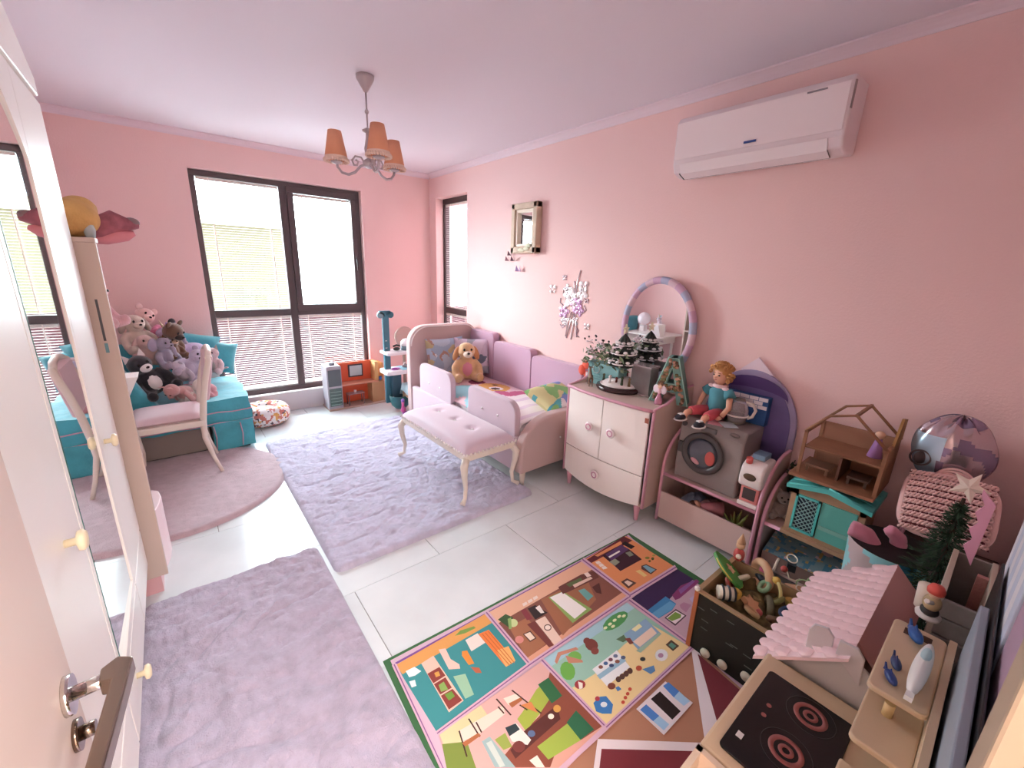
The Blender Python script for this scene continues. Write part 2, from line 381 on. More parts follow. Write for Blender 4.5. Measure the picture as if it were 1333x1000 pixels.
# ============================================================ vanity table and chair
vt = thing('vanity_table', 'white vanity table beyond the bookcase on the left wall', 'table', (-3.35, -1.25, 0))
put('tabletop', MB().prism(rrect(-3.58, -3.0, -1.70, -.98, .05), 'z', .70, .725), WH, vt, True, bev=.004)
put('drawer_box', B(-3.56, -3.1, -1.58, -1.02, .58, .70), WH, vt, True, bev=.003)
for x in (-3.53, -3.13):
    for y in (-1.55, -1.05): put('leg', MB().tube([(x, y, .6), (x, y, .3), (x, y, 0)], [.024, .018, .013], 12), WH, vt, True)
tag(put('storage_box', MB().prism([(-3.1, .727), (-2.99, .727), (-2.905, .90), (-3.1, .90)], 'y', -1.66, -1.5), M('#f6f3f1', .5), None, True, bev=.004), 'small white paper box on the vanity table just past the bookcase edge', 'box')
bpy.data.objects['storage_box'].location.z = 0
CH = M('#e9dfd3', .4); VEL = M('#dcc0c6', .7, sheen=.4, bump=.1, bs=120)
ch = thing('vanity_chair', 'cream wooden chair with padded pink seat facing the left wall', 'chair', (-2.83, -1.15, 0))
put('seat', MB().cushion((-2.82, -1.14, .485), .44, .44, .085), VEL, ch, True)
put('seat_frame', MB().prism(rrect(-3.04, -2.6, -1.37, -.92, .03), 'z', .42, .465), CH, ch, True, bev=.006)
def cabriole(x, y, dx, dy, z0=.43, r=.019, s=1.):
    return [(x, y, z0), (x+dx*.6, y+dy*.6, z0*.86), (x+dx*.45, y+dy*.45, z0*.62), (x+dx*.05, y+dy*.05, z0*.34), (x+dx*.25, y+dy*.25, z0*.1), (x+dx*1.1, y+dy*1.1, .012)], [r*1.3*s, r*1.25*s, r*.95*s, r*.7*s, r*.6*s, r*.85*s]
for (x, y, dx, dy) in ((-2.62, -1.34, .05, -.02), (-2.62, -.95, .05, .02)):
    # rear legs run up into the backrest posts
    pts = [(x+.07, y, .012), (x+.03, y, .15), (x-.005, y, .32), (x, y, .45), (x+.02, y, .6), (x+.05, y, .75), (x+.09, y, .9), (x+.095, y, .94)]
    put('leg', MB().tube(pts, [.013, .014, .018, .022, .022, .021, .02, .01], 10), CH, ch, True)
for (x, y) in ((-3.01, -1.34), (-3.01, -.95)):
    p, r = cabriole(x, y, -.04, -.01 if y < -1.1 else .01); put('leg', MB().tube(p, r, 10), CH, ch, True)
put('backrest', MB().prism([(-2.59, .60), (-2.56, .60), (-2.50, .92), (-2.525, .95), (-2.555, .92)], 'y', -1.33, -.96), VEL, ch, True, bev=.01)
put('top_rail', MB().tube([(-2.53, -1.34, .92), (-2.52, -1.25, .955), (-2.52, -1.145, .97), (-2.52, -1.04, .955), (-2.53, -.95, .92)], .02, 10), CH, ch, True)

# ============================================================ rugs
def fur(name, label, outline, x0, x1, y0, y1, col, n=150, amp=.012, hgt=.035, seed=0., sc=9., var=.2, cat='rug'):
    """soft pile rug: relief mesh whose edge falls to the floor; outline(x, y) = distance inside the border"""
    mb = MB(); nx = n; ny = int(n*(y1-y0)/(x1-x0)) if y1-y0 < (x1-x0)*3 else n*2
    def g(a, b):
        x = x0+(x1-x0)*a; y = y0+(y1-y0)*b; x, y, d = outline(x, y)
        e = min(1, max(0, d)/.03); e = (1-(1-e)**2)**.5
        f = nz(x*sc, y*sc, seed)+.6*nz(x*sc*2.6, y*sc*2.6, seed+3)+.4*nz(x*sc*7, y*sc*7, seed+5)
        cre = max(0, .12-abs(nz(x*3.1+2*nz(x*2, y*2), y*5.2, seed+9)))*amp*4
        return (x, y, e*(hgt+amp*f*.8-cre)+.0005)
    mb.grid(g, nx, ny)
    o = put(name, mb, M(col, .95, var=var, vs=16, bump=.5, bs=170, sheen=.3), None, True)
    return tag(o, label, cat)
def rect_out(x0, x1, y0, y1, r=.05):
    cx, cy, hx, hy = (x0+x1)/2, (y0+y1)/2, (x1-x0)/2, (y1-y0)/2
    def f(x, y):
        u = (x-cx)/hx; v = (y-cy)/hy
        # pull the corners in for a rounded outline
        qx, qy = abs(x-cx)-(hx-r), abs(y-cy)-(hy-r)
        if qx > 0 and qy > 0:
            m = max(qx, qy); l = math.hypot(qx, qy); k = m/l if l > 0 else 1
            x = cx+math.copysign(hx-r+qx*k, x-cx); y = cy+math.copysign(hy-r+qy*k, y-cy); d = r-m
        else: d = min(hx-abs(x-cx), hy-abs(y-cy))
        return x, y, d
    return f
fur('fluffy_rug', 'large lavender-grey fluffy rug lying under the pink bench', rect_out(-2.2, -.77, -2.99, -.9), -2.2, -.77, -2.99, -.9, '#c8c4da', 200, amp=.014, hgt=.03, var=.12)
fur('fluffy_rug', 'mauve-grey shaggy rug in front of the wardrobe at the lower left', rect_out(-3.0, -2.22, -5.05, -2.70), -3.0, -2.22, -5.05, -2.70, '#b7adc0', 150, amp=.016, hgt=.035, seed=4., sc=8, var=.16)
def round_out(cx, cy, R):
    def f(u, v):
        # u, v in the unit square mapped to a disc
        a, b = 2*u-1, 2*v-1
        x = a*math.sqrt(max(0, 1-b*b/2)); y = b*math.sqrt(max(0, 1-a*a/2)); d = (1-math.hypot(x, y))*R
        return cx+x*R, cy+y*R, d
    return f
fur('round_rug', 'round pink-grey fluffy rug under the vanity chair', round_out(-2.85, -1.43, .71), 0, 1, 0, 1, '#c6b0b8', 130, amp=.005, hgt=.028, seed=8., sc=7, var=.1)
# ============================================================ printed play rug
RZ = .006
pr = thing('play_rug', 'printed play rug showing the rooms of a doll house, lying by the toy box', 'rug', (-1.4, -4.35, 0))
ra, rb = Vector((-2.205, -3.635)), Vector((-.60, -3.712)); dn = Vector((-.048, -1.0)).normalized()
rc, rd2 = rb+dn*1.42, ra+dn*1.42
put('rug_base', MB().prism([tuple(ra), tuple(rd2), tuple(rc), tuple(rb)], 'z', 0, RZ-.001), M('#3f6f45', .9), pr, True, label='green border and backing')
zm = {'A': (560, 680, 5.555), 'B': (700, 760, 5.), 'C': (500, 820, 4.443), 'D': (760, 690, 7.144), 'P': (0, 0, 1.)}
lay = [0]; PRM = []; PRI = {}; pm = MB()
def pp(k, col, *pts):
    ox, oy, s = zm[k]; lay[0] += 1; z = RZ+lay[0]*.00002
    if col not in PRI: PRI[col] = len(PRM); PRM.append(M(col, .85))
    v = []
    for a, b in pts:
        q = at(ox+a/s, oy+b/s, 'z', RZ); v.append((q.x, q.y, z))
    ar = sum(v[i][0]*v[(i+1) % len(v)][1]-v[(i+1) % len(v)][0]*v[i][1] for i in range(len(v)))
    if ar < 0: v = v[::-1]
    pm.quad(v, PRI[col])
def dot(k, col, cx, cy, rx, ry=None, a=0, n=12):
    ry = ry or rx; ca, sa = math.cos(a), math.sin(a)
    pp(k, col, *[(cx+rx*math.cos(t)*ca-ry*math.sin(t)*sa, cy+rx*math.cos(t)*sa+ry*math.sin(t)*ca) for t in [2*PI*i/n for i in range(n)]])
LIL, PEA, BRN, TEA = '#c9a0bd', '#e8b79a', '#8a5648', '#3f9396'
pp('P', '#d3b6c8', (508, 860), (818, 696), (824, 702), (912, 764), (1005, 850), (990, 1060), (600, 1060))
pp('P', '#b7846a', (790, 947), (905, 843), (1080, 1000), (1080, 1200), (640, 1200), (690, 1050))
pp('P', '#7d4f9a', (514, 863), (816, 697), (817, 699), (516, 865))
# bathroom
pp('P', TEA, (515, 866), (632, 799), (688, 865), (569, 954))
pp('P', '#e2a35c', (515, 866), (632, 799), (642, 810), (524, 878))
pp('C', '#7fa04f', (410, 35), (440, 5), (520, -20), (530, -10), (470, 20))
pp('C', '#e9813f', (545, 25), (605, 0), (760, 180), (705, 215)); pp('C', '#f2b36c', (650, 120), (720, 95), (760, 180), (705, 215))
for i in range(3): pp('C', '#c96a34', (565+i*18, 25-i*7), (569+i*18, 23-i*7), (728+i*14, 205-i*7), (724+i*14, 207-i*7))
pp('C', '#eadfd6', (470, 60), (540, 20), (585, 75), (505, 125))
pp('C', '#e9c6b4', (215, 195), (285, 150), (460, 410), (375, 478)); pp('C', '#8c3d35', (250, 255), (320, 215), (355, 265), (285, 310))
pp('C', '#8c3d35', (288, 315), (355, 275), (392, 335), (325, 375)); pp('C', '#8c3d35', (328, 382), (396, 342), (452, 408), (375, 462))
pp('C', '#8fb25c', (315, 320), (345, 300), (370, 345), (330, 360)); pp('C', '#6f9a3c', (350, 375), (390, 355), (410, 385), (375, 410))
pp('C', '#d9a04e', (290, 250), (315, 240), (325, 265), (300, 275))
pp('C', '#ecc9bc', (315, 115), (355, 108), (385, 170), (435, 200), (440, 225), (375, 230))
pp('C', '#e5913f', (450, 125), (480, 120), (522, 195), (490, 205), (450, 150))
pp('C', '#9fc9a8', (400, 270), (470, 255), (520, 375), (470, 400)); pp('C', '#c0684a', (500, 215), (550, 220), (565, 250), (530, 250))
pp('C', '#eef3f2', (125, 240), (175, 215), (215, 240), (180, 265), (145, 275)); pp('C', '#eef3f2', (145, 300), (178, 290), (187, 325), (160, 335))
# kitchen and dining room
pp('P', BRN, (635, 798), (757, 731), (819, 775), (692, 863))
pp('P', PEA, (635, 798), (757, 731), (772, 741), (648, 812)); pp('P', '#e3a688', (686, 857), (812, 770), (819, 775), (692, 863))
pp('A', '#a86f50', (570, 760), (700, 690), (850, 870), (700, 985)); pp('A', '#a56c4e', (800, 560), (1130, 400), (1200, 560), (960, 820))
pp('A', '#ecd0c0', (760, 715), (830, 680), (960, 860), (900, 890)); pp('A', '#7a3c38', (700, 740), (755, 715), (895, 890), (860, 905))
dot('A', '#5d4038', 850, 762, 28, 24); dot('A', '#f4e3d8', 850, 762, 21, 17)
pp('A', '#3a2a2a', (705, 625), (760, 600), (850, 655), (760, 705)); pp('A', '#f0e6e0', (760, 620), (790, 600), (825, 655), (800, 660))
pp('A', '#8a3b44', (655, 640), (690, 625), (740, 700), (700, 710))
for i in range(3): pp('A', '#f0ded4', (665+i*38, 590-i*22), (695+i*38, 575-i*22), (705+i*38, 592-i*22), (675+i*38, 610-i*22))
pp('A', '#3f5a34', (490, 705), (545, 665), (600, 690), (580, 770)); dot('A', '#c9d79a', 600, 730, 34, 30); pp('A', '#8db06a', (560, 700), (585, 690), (590, 770), (570, 775))
pp('A', '#5d4038', (670, 810), (725, 785), (770, 840), (722, 868)); pp('A', '#f2e0ce', (680, 812), (722, 795), (758, 838), (724, 857)); dot('A', '#d98f86', 645, 850, 32, 28)
pp('A', '#8fae62', (855, 545), (960, 500), (1170, 630), (1030, 730)); pp('A', '#f6f2ee', (865, 545), (955, 505), (1130, 630), (1045, 700))
pp('A', '#6d3d36', (925, 470), (1090, 380), (1200, 350), (1220, 400), (1010, 500), (960, 520)); pp('A', '#5e6a42', (980, 450), (1090, 400), (1100, 420), (1010, 470))
pp('A', '#f3dcd2', (1110, 372), (1140, 362), (1165, 388), (1135, 400)); pp('A', '#e9c9b8', (1030, 455), (1160, 395), (1175, 408), (1045, 475))
pp('A', '#6ca6a0', (1070, 495), (1115, 480), (1180, 535), (1140, 570)); pp('A', '#5b2f2a', (1170, 470), (1222, 440), (1240, 520), (1200, 510))
# study with piano
pp('P', '#ea9a66', (762, 728), (815, 698), (878, 738), (821, 774))
pp('D', '#6b2a33', (10, 290), (370, 60), (450, 100), (400, 130), (50, 320)); pp('D', '#ea9a66', (100, 240), (340, 105), (360, 130), (130, 250))
pp('D', '#3d1b2a', (170, 240), (300, 160), (420, 180), (540, 275), (340, 385), (290, 340)); pp('D', '#5b3a6a', (200, 230), (350, 140), (420, 180), (260, 290))
pp('D', '#20121a', (350, 130), (385, 108), (475, 155), (440, 180)); pp('D', '#f2ece8', (228, 250), (330, 192), (338, 205), (240, 262))
pp('D', '#9aa08a', (235, 300), (290, 268), (335, 300), (290, 335)); pp('D', '#8c9480', (385, 215), (430, 200), (465, 235), (425, 250))
for i in range(3): pp('D', '#f4e6dc', (105+i*28, 300+i*24), (140+i*28, 288+i*24), (165+i*28, 310+i*24), (125+i*28, 322+i*24))
pp('D', '#5d4038', (535, 335), (580, 320), (680, 370), (625, 415), (535, 365)); pp('D', '#7fb0c2', (548, 340), (580, 330), (665, 372), (620, 402))
pp('D', '#f0d28a', (480, 385), (520, 372), (590, 425), (560, 440)); pp('D', '#5d4038', (345, 485), (400, 452), (490, 495), (415, 548)); pp('D', '#f1d9c8', (375, 487), (405, 470), (455, 495), (418, 525))
dot('D', '#8a8a3c', 590, 262, 22, 12); dot('D', '#5f6b34', 640, 270, 14, 14); dot('D', '#6b6f34', 612, 292, 12, 10); dot('D', '#a8a34e', 650, 240, 14, 8)
# bedroom
pp('P', '#c9a9bb', (817, 783), (880, 740), (926, 773), (905, 845), (899, 841))
pp('D', '#3a2450', (410, 665), (850, 355), (1020, 460), (830, 610), (690, 760), (590, 785))
pp('D', '#8a3f73', (820, 610), (900, 520), (1050, 460), (1075, 485), (890, 640), (850, 655)); pp('D', '#8a5ea0', (880, 560), (1010, 470), (1035, 480), (900, 600))
pp('D', '#3f86bd', (580, 760), (760, 620), (860, 690), (820, 750), (690, 830)); pp('D', '#62a5d2', (625, 785), (800, 665), (855, 695), (815, 745), (680, 828))
pp('D', '#4a3a44', (750, 820), (855, 738), (955, 800), (850, 895)); pp('D', '#eee6ea', (765, 820), (855, 752), (938, 800), (850, 878)); pp('D', '#7fa34a', (775, 825), (850, 765), (905, 790), (900, 820), (820, 850))
pp('D', '#b98aa6', (890, 700), (930, 675), (1000, 700), (950, 770), (900, 730)); pp('D', '#c8b8d8', (980, 640), (1030, 610), (1060, 640), (1010, 680))
# nursery
pp('P', '#9cc9b8', (708, 858), (816, 785), (898, 842), (788, 945))
pp('P', '#a9d0dc', (708, 858), (816, 785), (826, 792), (718, 868))
pp('B', '#f0d9a0', (225, 680), (370, 590), (560, 400), (735, 265), (985, 412), (442, 925))
dot('B', '#4f9a58', 505, 245, 95, 42, -.6)
for a, b in ((440, 290), (470, 265), (500, 240), (530, 215), (560, 212), (490, 280)): dot('B', '#e6efc0', a, b, 14, 9, -.5)
dot('B', '#7d4038', 350, 400, 45, 38, .6); dot('B', '#7d4038', 320, 375, 24, 22); dot('B', '#8c4a40', 372, 440, 26, 24)
dot('B', '#6fb04e', 195, 570, 48, 62, -.3); dot('B', '#7cba58', 240, 480, 45, 38); pp('B', '#c98a72', (110, 510), (130, 450), (250, 415), (265, 430), (150, 470), (125, 525)); pp('B', '#c98a72', (180, 470), (290, 500), (295, 515), (200, 520))
pp('B', '#f0f4f6', (355, 560), (515, 435), (600, 545), (450, 670)); pp('B', '#9cc3d8', (385, 600), (555, 480), (575, 505), (405, 625))
for i in range(4): dot('B', ('#8c5a4a', '#4a6a9a', '#7a4a58', '#6a7a9a')[i], 410+i*32, 545-i*24, 15, 12)
for i in range(3): dot('B', ('#3f4f7a', '#8c5a4a', '#5a6a8a')[i], 480+i*38, 535-i*26, 16, 12)
for i in range(4): dot('B', '#5d3f36', 525+i*25, 625-i*18, 18, 20)
pp('B', '#8fb3cf', (560, 330), (700, 230), (805, 330), (670, 450)); pp('B', '#f1d8c4', (620, 380), (740, 285), (775, 325), (665, 415)); pp('B', '#f5efb8', (610, 300), (660, 262), (680, 282), (635, 315)); pp('B', '#a6c4ae', (640, 440), (790, 320), (803, 332), (670, 452))
pp('B', '#5a7a5a', (510, 365), (560, 335), (580, 370), (555, 385)); pp('B', '#8a4a40', (565, 360), (600, 355), (625, 390), (600, 398))
pp('B', '#5a4638', (832, 400), (868, 368), (920, 408), (880, 442)); pp('B', '#5f9a86', (850, 402), (870, 385), (902, 408), (880, 428))
dot('B', '#e8ecf0', 805, 468, 42, 40); dot('B', '#b08aa8', 800, 470, 18, 16); dot('B', '#3a3a3a', 683, 494, 18, 14)
pp('B', '#5f8fc0', (680, 560), (755, 535), (765, 570), (735, 592)); dot('B', '#c0583c', 658, 553, 20, 18)
dot('B', '#a23a40', 275, 660, 36, 30); pp('B', '#f4efe4', (262, 640), (292, 650), (292, 685), (270, 690))
pp('B', '#3f7fc0', (362, 780), (400, 740), (445, 735), (490, 790), (480, 850), (420, 850), (380, 835)); dot('B', '#e8f0f4', 430, 790, 22, 18); dot('B', '#b8404c', 388, 752, 16, 16)
for a, b in ((555, 775), (570, 745), (585, 720), (600, 690)): dot('B', '#c8503c', a, b, 12, 12)
dot('B', '#8a4a38', 480, 670, 26, 22); pp('B', '#4f86c0', (505, 680), (525, 670), (545, 690), (520, 705))
# living room with staircase
pp('P', '#dfb0a8', (571, 957), (705, 862), (785, 946), (660, 1080), (600, 1060))
pp('C', '#d8d0a0', (320, 605), (560, 440), (600, 500), (430, 680), (345, 668)); pp('C', '#7d8f3e', (335, 665), (480, 650), (600, 1000), (400, 1000))
pp('C', '#efd9c8', (430, 590), (690, 440), (700, 490), (545, 610), (450, 650)); pp('C', '#efe2d2', (690, 400), (770, 370), (790, 400), (720, 440))
pp('C', '#8d4c3a', (960, 240), (1260, 560), (1040, 800), (640, 800), (800, 600), (900, 500)); pp('C', '#e0a896', (1010, 660), (1140, 640), (1262, 560), (1200, 640), (1060, 800), (960, 800))
pp('C', '#a6b64a', (880, 350), (900, 330), (960, 400), (900, 490), (820, 590), (770, 520), (800, 480)); pp('C', '#2f6b42', (890, 320), (950, 280), (1030, 385), (970, 430))
pp('C', '#a3b94e', (885, 680), (1060, 545), (1140, 640), (950, 755)); pp('C', '#2b6a48', (1055, 540), (1110, 470), (1215, 580), (1135, 640))
pp('C', '#5c2c26', (820, 580), (1000, 440), (1020, 520), (760, 750), (730, 700)); pp('C', '#f0e6dc', (705, 580), (760, 540), (850, 640), (830, 670), (740, 650)); pp('C', '#2f3f44', (700, 570), (760, 545), (785, 580), (725, 620))
pp('C', '#9fb8b8', (565, 650), (610, 620), (760, 800), (640, 800)); pp('C', '#c9d4cc', (590, 660), (620, 645), (700, 790), (670, 800))
for a, b, c2, d2 in ((430, 590, 475, 740), (485, 520, 550, 625), (528, 540, 560, 600), (645, 405, 730, 500), (655, 450, 690, 490), (735, 355, 905, 490), (780, 440, 825, 470)):
    pp('C', '#4a2a22', (a, b), (a+8, b-4), (c2+8, d2-4), (c2, d2))
pp('C', '#b06a42', (450, 660), (545, 600), (560, 615), (470, 680)); pp('C', '#b06a42', (720, 430), (790, 395), (800, 410), (740, 455)); pp('C', '#d88a52', (790, 440), (850, 420), (890, 485), (830, 460))
dot('C', '#7a3a34', 780, 680, 36, 34); dot('C', '#f2ead8', 965, 505, 18, 16); dot('C', '#d8a050', 1000, 460, 22, 22); pp('C', '#f0e2d4', (840, 760), (885, 730), (930, 800), (880, 800))
dot('C', '#5a6e92', 852, 605, 22, 20); pp('C', '#9cab52', (640, 640), (700, 600), (740, 680), (690, 700))
# wall strip with window, crimson panels
pp('B', '#e6dce2', (640, 820), (830, 640), (1010, 780), (820, 990)); pp('B', '#4f86d0', (815, 670), (850, 645), (920, 705), (885, 745)); pp('B', '#a8d0ee', (885, 745), (920, 705), (990, 770), (950, 800))
pp('B', '#241414', (735, 755), (795, 705), (930, 835), (875, 890)); pp('B', '#4f86d0', (665, 825), (705, 790), (790, 865), (750, 900)); pp('B', '#a8d0ee', (750, 900), (790, 865), (855, 920), (820, 960))
pp('P', '#efe4e8', (900, 848), (908, 843), (960, 1000), (920, 985)); pp('P', '#7e2f38', (908, 852), (1080, 1000), (1080, 1040), (950, 1000))
pp('P', '#efe4e8', (778, 963), (912, 968), (930, 1100), (760, 1090)); pp('P', '#7e2f38', (783, 976), (905, 979), (915, 1100), (770, 1090))
# lilac wall lines
def ln(x0, y0, x1, y1, wd_=2.2, col='#b583a8'):
    dx, dy = x1-x0, y1-y0; l = math.hypot(dx, dy); nx_, ny_ = -dy/l*wd_, dx/l*wd_
    pp('P', col, (x0-nx_, y0-ny_), (x1-nx_, y1-ny_), (x1+nx_, y1+ny_), (x0+nx_, y0+ny_))
for q in ((633, 798, 690, 866), (569, 956, 690, 866), (690, 866, 822, 776), (758, 729, 820, 776), (820, 776, 880, 739), (819, 782, 902, 843), (705, 860, 789, 948), (789, 948, 902, 843), (513, 866, 600, 1050)):
    ln(*q, 3.2, '#d8b4c6'); ln(*q, .8, '#8a5a8e')
ln(789, 948, 690, 1040, 3.5, '#d8b4c6')
# trim what runs past the rug's edge: clip all print to the rug rectangle
Ex = (rb-ra); Lx = Ex.length; Ex = Ex/Lx
clipv, clipf, clipm = [], [], []
for f, mi in zip(pm.f, pm.m):
    poly = [pm.v[i] for i in f]
    for ax_, lo, hi in ((Ex, .0, Lx), (dn, .0, 1.42)):
        for sg, lim in ((1, lo), (-1, hi)):
            out = []
            for i, p in enumerate(poly):
                q = poly[(i+1) % len(poly)]
                dp = sg*((p.xy-ra).dot(ax_)-lim); dq = sg*((q.xy-ra).dot(ax_)-lim)
                if dp >= 0: out.append(p)
                if (dp >= 0) != (dq >= 0): out.append(p+(q-p)*(dp/(dp-dq)))
            poly = out
            if len(poly) < 3: break
        if len(poly) < 3: break
    if len(poly) < 3: continue
    o = len(clipv); clipv += poly; clipf.append(list(range(o, o+len(poly)))); clipm.append(mi)
q = MB(); q.v, q.f, q.m, q.sm = clipv, clipf, clipm, [False]*len(clipf)
put('printed_picture', q, PRM, pr, True)
# ============================================================ shared toy builders
EYE = M('#14100f', .15); 
def plush(name, label, p, s, col, kind='bear', rz=0., rx=0., ry=0., belly=None, group=None, ear=None, cat='soft toy', muz=None, mane=None):
    """sitting or lying soft toy, about 1 unit tall before scaling, facing -y"""
    t = thing(name, label, cat, p, rz, group, rx, ry, s)
    m = M(col, .95, sheen=.5, bump=.5, bs=70, var=.12, vs=6); bm = M(belly or col, .95, sheen=.5, bump=.4, bs=70); em = M(ear or belly or col, .9, sheen=.4)
    b = MB(); b.ell((0, 0, .30), (.24, .21, .30)); b.ell((0, -.03, .72), (.215, .20, .20))
    if kind == 'unicorn':
        b = MB(); b.ell((0, .12, .28), (.20, .34, .20)); b.tube([(0, -.12, .35), (0, -.22, .55), (0, -.25, .75)], [.15, .12, .11], 10); b.ell((0, -.32, .76), (.12, .20, .12))
        for sx in (-.12, .12):
            for yy in (-.1, .34): b.tube([(sx, yy, .25), (sx*1.3, yy-.05, .07), (sx*1.4, yy-.1, .05)], [.09, .07, .06], 8)
    else:
        for sx in (-1, 1):
            b.tube([(sx*.18, -.02, .48), (sx*.30, -.12, .34), (sx*.30, -.2, .22)], [.085, .085, .08], 8); b.ell((sx*.30, -.21, .2), .085, nu=10, nv=6)
            b.tube([(sx*.15, -.05, .12), (sx*.24, -.26, .10), (sx*.26, -.36, .13)], [.12, .11, .10], 8); b.ell((sx*.26, -.37, .14), (.1, .09, .11), nu=10, nv=6)
        if kind in ('cat', 'dog'): b.tube([(0, .18, .1), (.15, .32, .1), (.3, .3, .14)], [.06, .05, .04], 8)
    put('body', b, m, t, remesh=.03)
    if kind == 'unicorn':
        hx = MB()
        for sx in (-1, 1): hx.ell((sx*.08, -.22, .9), (.03, .02, .07), rot(0, sx*.3, 0), 8, 6)
        put('ear', hx, em, t); put('horn', MB().cyl((0, -.34, .86), (0, -.42, 1.04), .035, .003, 8), M('#d8c9a8', .4), t)
        for sx in (-1, 1): put('eye', MB().ell((sx*.10, -.38, .79), .025, nu=8, nv=6), EYE, t)
        mn = MB()
        for i in range(6): mn.ell((0, -.12+.03*i, .88-.08*i), (.05, .06, .07), nu=8, nv=6)
        put('mane', mn, M(mane or '#d9a8cf', .9, sheen=.4), t)
    else:
        put('muzzle', MB().ell((0, -.2, .67), (.11, .10, .085)) if kind != 'pig' else MB().cyl((0, -.16, .68), (0, -.27, .68), .085, .075, 14), M(muz or belly or col, .9, sheen=.4), t)
        put('belly', MB().ell((0, -.06, .30), (.17, .17, .22)), bm, t)
        put('nose', MB().ell((0, -.295, .70), (.035, .02, .025), nu=8, nv=6), EYE if kind != 'pig' else M('#c97f86', .8), t)
        for sx in (-1, 1):
            put('eye', MB().ell((sx*.085, -.205, .775), (.027, .02, .032), nu=8, nv=6), EYE, t)
            e = MB()
            if kind in ('bear', 'mouse'): e.ell((sx*.17, 0, .90), (.08, .03, .08) if kind == 'bear' else (.13, .03, .13), nu=10, nv=6)
            elif kind in ('cat', 'pig'): e.add([(sx*.06, 0, .89), (sx*.2, 0, .83), (sx*.17, -.02, 1.03), (sx*.13, .05, .88)], [(0, 1, 2), (1, 3, 2), (3, 0, 2), (0, 3, 1)])
            elif kind == 'rabbit': e.ell((sx*.1, 0, 1.08), (.055, .03, .2), rot(0, sx*.25, 0), 10, 7)
            elif kind == 'elephant': e.ell((sx*.29, 0, .74), (.17, .035, .19), nu=12, nv=7)
            else: e.ell((sx*.235, -.02, .66), (.075, .06, .18), rot(0, -sx*.35, 0), 10, 7)
            put('ear', e, em, t)
        if kind == 'elephant': put('trunk', MB().tube([(0, -.2, .68), (0, -.34, .6), (0, -.38, .45), (0, -.42, .38)], [.075, .06, .05, .045], 10), m, t)
    return t
def print_faces(mb, fn, start):
    """give each face a print colour by its position: fn(centre) -> material index or None"""
    for i, f in enumerate(mb.f):
        if i < start: continue
        c = sum((mb.v[j] for j in f), Vector())/len(f); k = fn(c)
        if k is not None: mb.m[i] = k

# ============================================================ bed
BV = M('#c4aaa8', .75, sheen=.3, bump=.12, bs=140); BP = M('#c09bb4', .75, sheen=.3, bump=.12, bs=140); BG = M('#ccb8c4', .75, sheen=.3, bump=.12, bs=140)
CRY = M('#ffffff', .05, .3)
bed = thing('bed', 'beige-pink upholstered toddler bed along the right wall', 'bed', (-.42, -1.93, 0))
def rr(x0, x1, y0, y1, r): return rrect(x0, x1, y0, y1, 0, 8, rs=r)
hb = put('headboard', MB().prism(rr(-.83, .0, .10, 1.02, (.16, .19, .02, .02)), 'y', -1.08, -.98), BV, bed, True, bev=.02, seg=3)
pip = rr(-.815, -.015, .12, 1.005, (.16, .19, .02, .02))
put('piping', MB().tube([(a, -1.08, b) for a, b in pip if b > .2], .007, 6), M('#eee4e2', .6), hb, True, label='pale piping around the headboard')
fb = [(-.82, .12), (-.02, .12), (-.02, .55), (-.50, .55)]+[(-.50-.32*math.sin(a), .55-.27*(1-math.cos(a))) for a in [PI/2*i/10 for i in range(1, 11)]]
fo = put('footboard', MB().prism(fb, 'y', -2.88, -2.79), BV, bed, True, bev=.02, seg=3)
put('button', MB().ell((-.42, -2.885, .34), .008, nu=8, nv=6), CRY, fo, True)
put('side_rail', B(-.82, -.765, -2.79, -1.08, .12, .39), BG, bed, True, bev=.015, seg=3)
for ya, yb, zt in ((-1.84, -1.22, .67), (-2.77, -2.12, .655)):
    g = put('guard', MB().prism(rr(ya, yb, .36, zt, (.07, .10, .01, .01)), 'x', -.80, -.745), BG, bed, True, bev=.02, seg=3)
    for k in (.33, .66): put('button', MB().ell((-.806, ya+(yb-ya)*k, .50), (.006, .011, .011), nu=8, nv=6), CRY, g, True)
for ya, yb, zt in ((-1.53, -1.09, .96), (-2.135, -1.535, .885), (-2.78, -2.14, .84)):
    put('back_cushion', MB().prism(rr(ya, yb, .35, zt, (.05, .05, .01, .01)), 'x', -.10, -.012), BP, bed, True, bev=.02, seg=3)
put('bed_base', B(-.765, -.02, -2.79, -1.08, .16, .30), M('#7d6a6c', .8), bed, True)
put('mattress', B(-.74, -.10, -2.78, -1.085, .30, .445), M('#efe6ea', .8), bed, True, bev=.03, seg=3)
LG = M('#e7dbce', .4)
for x in (-.76, -.08):
    for y in (-2.83, -1.03): put('leg', MB().cyl((x, y, .13), (x, y, 0), .027, .015, 12), LG, bed, True)
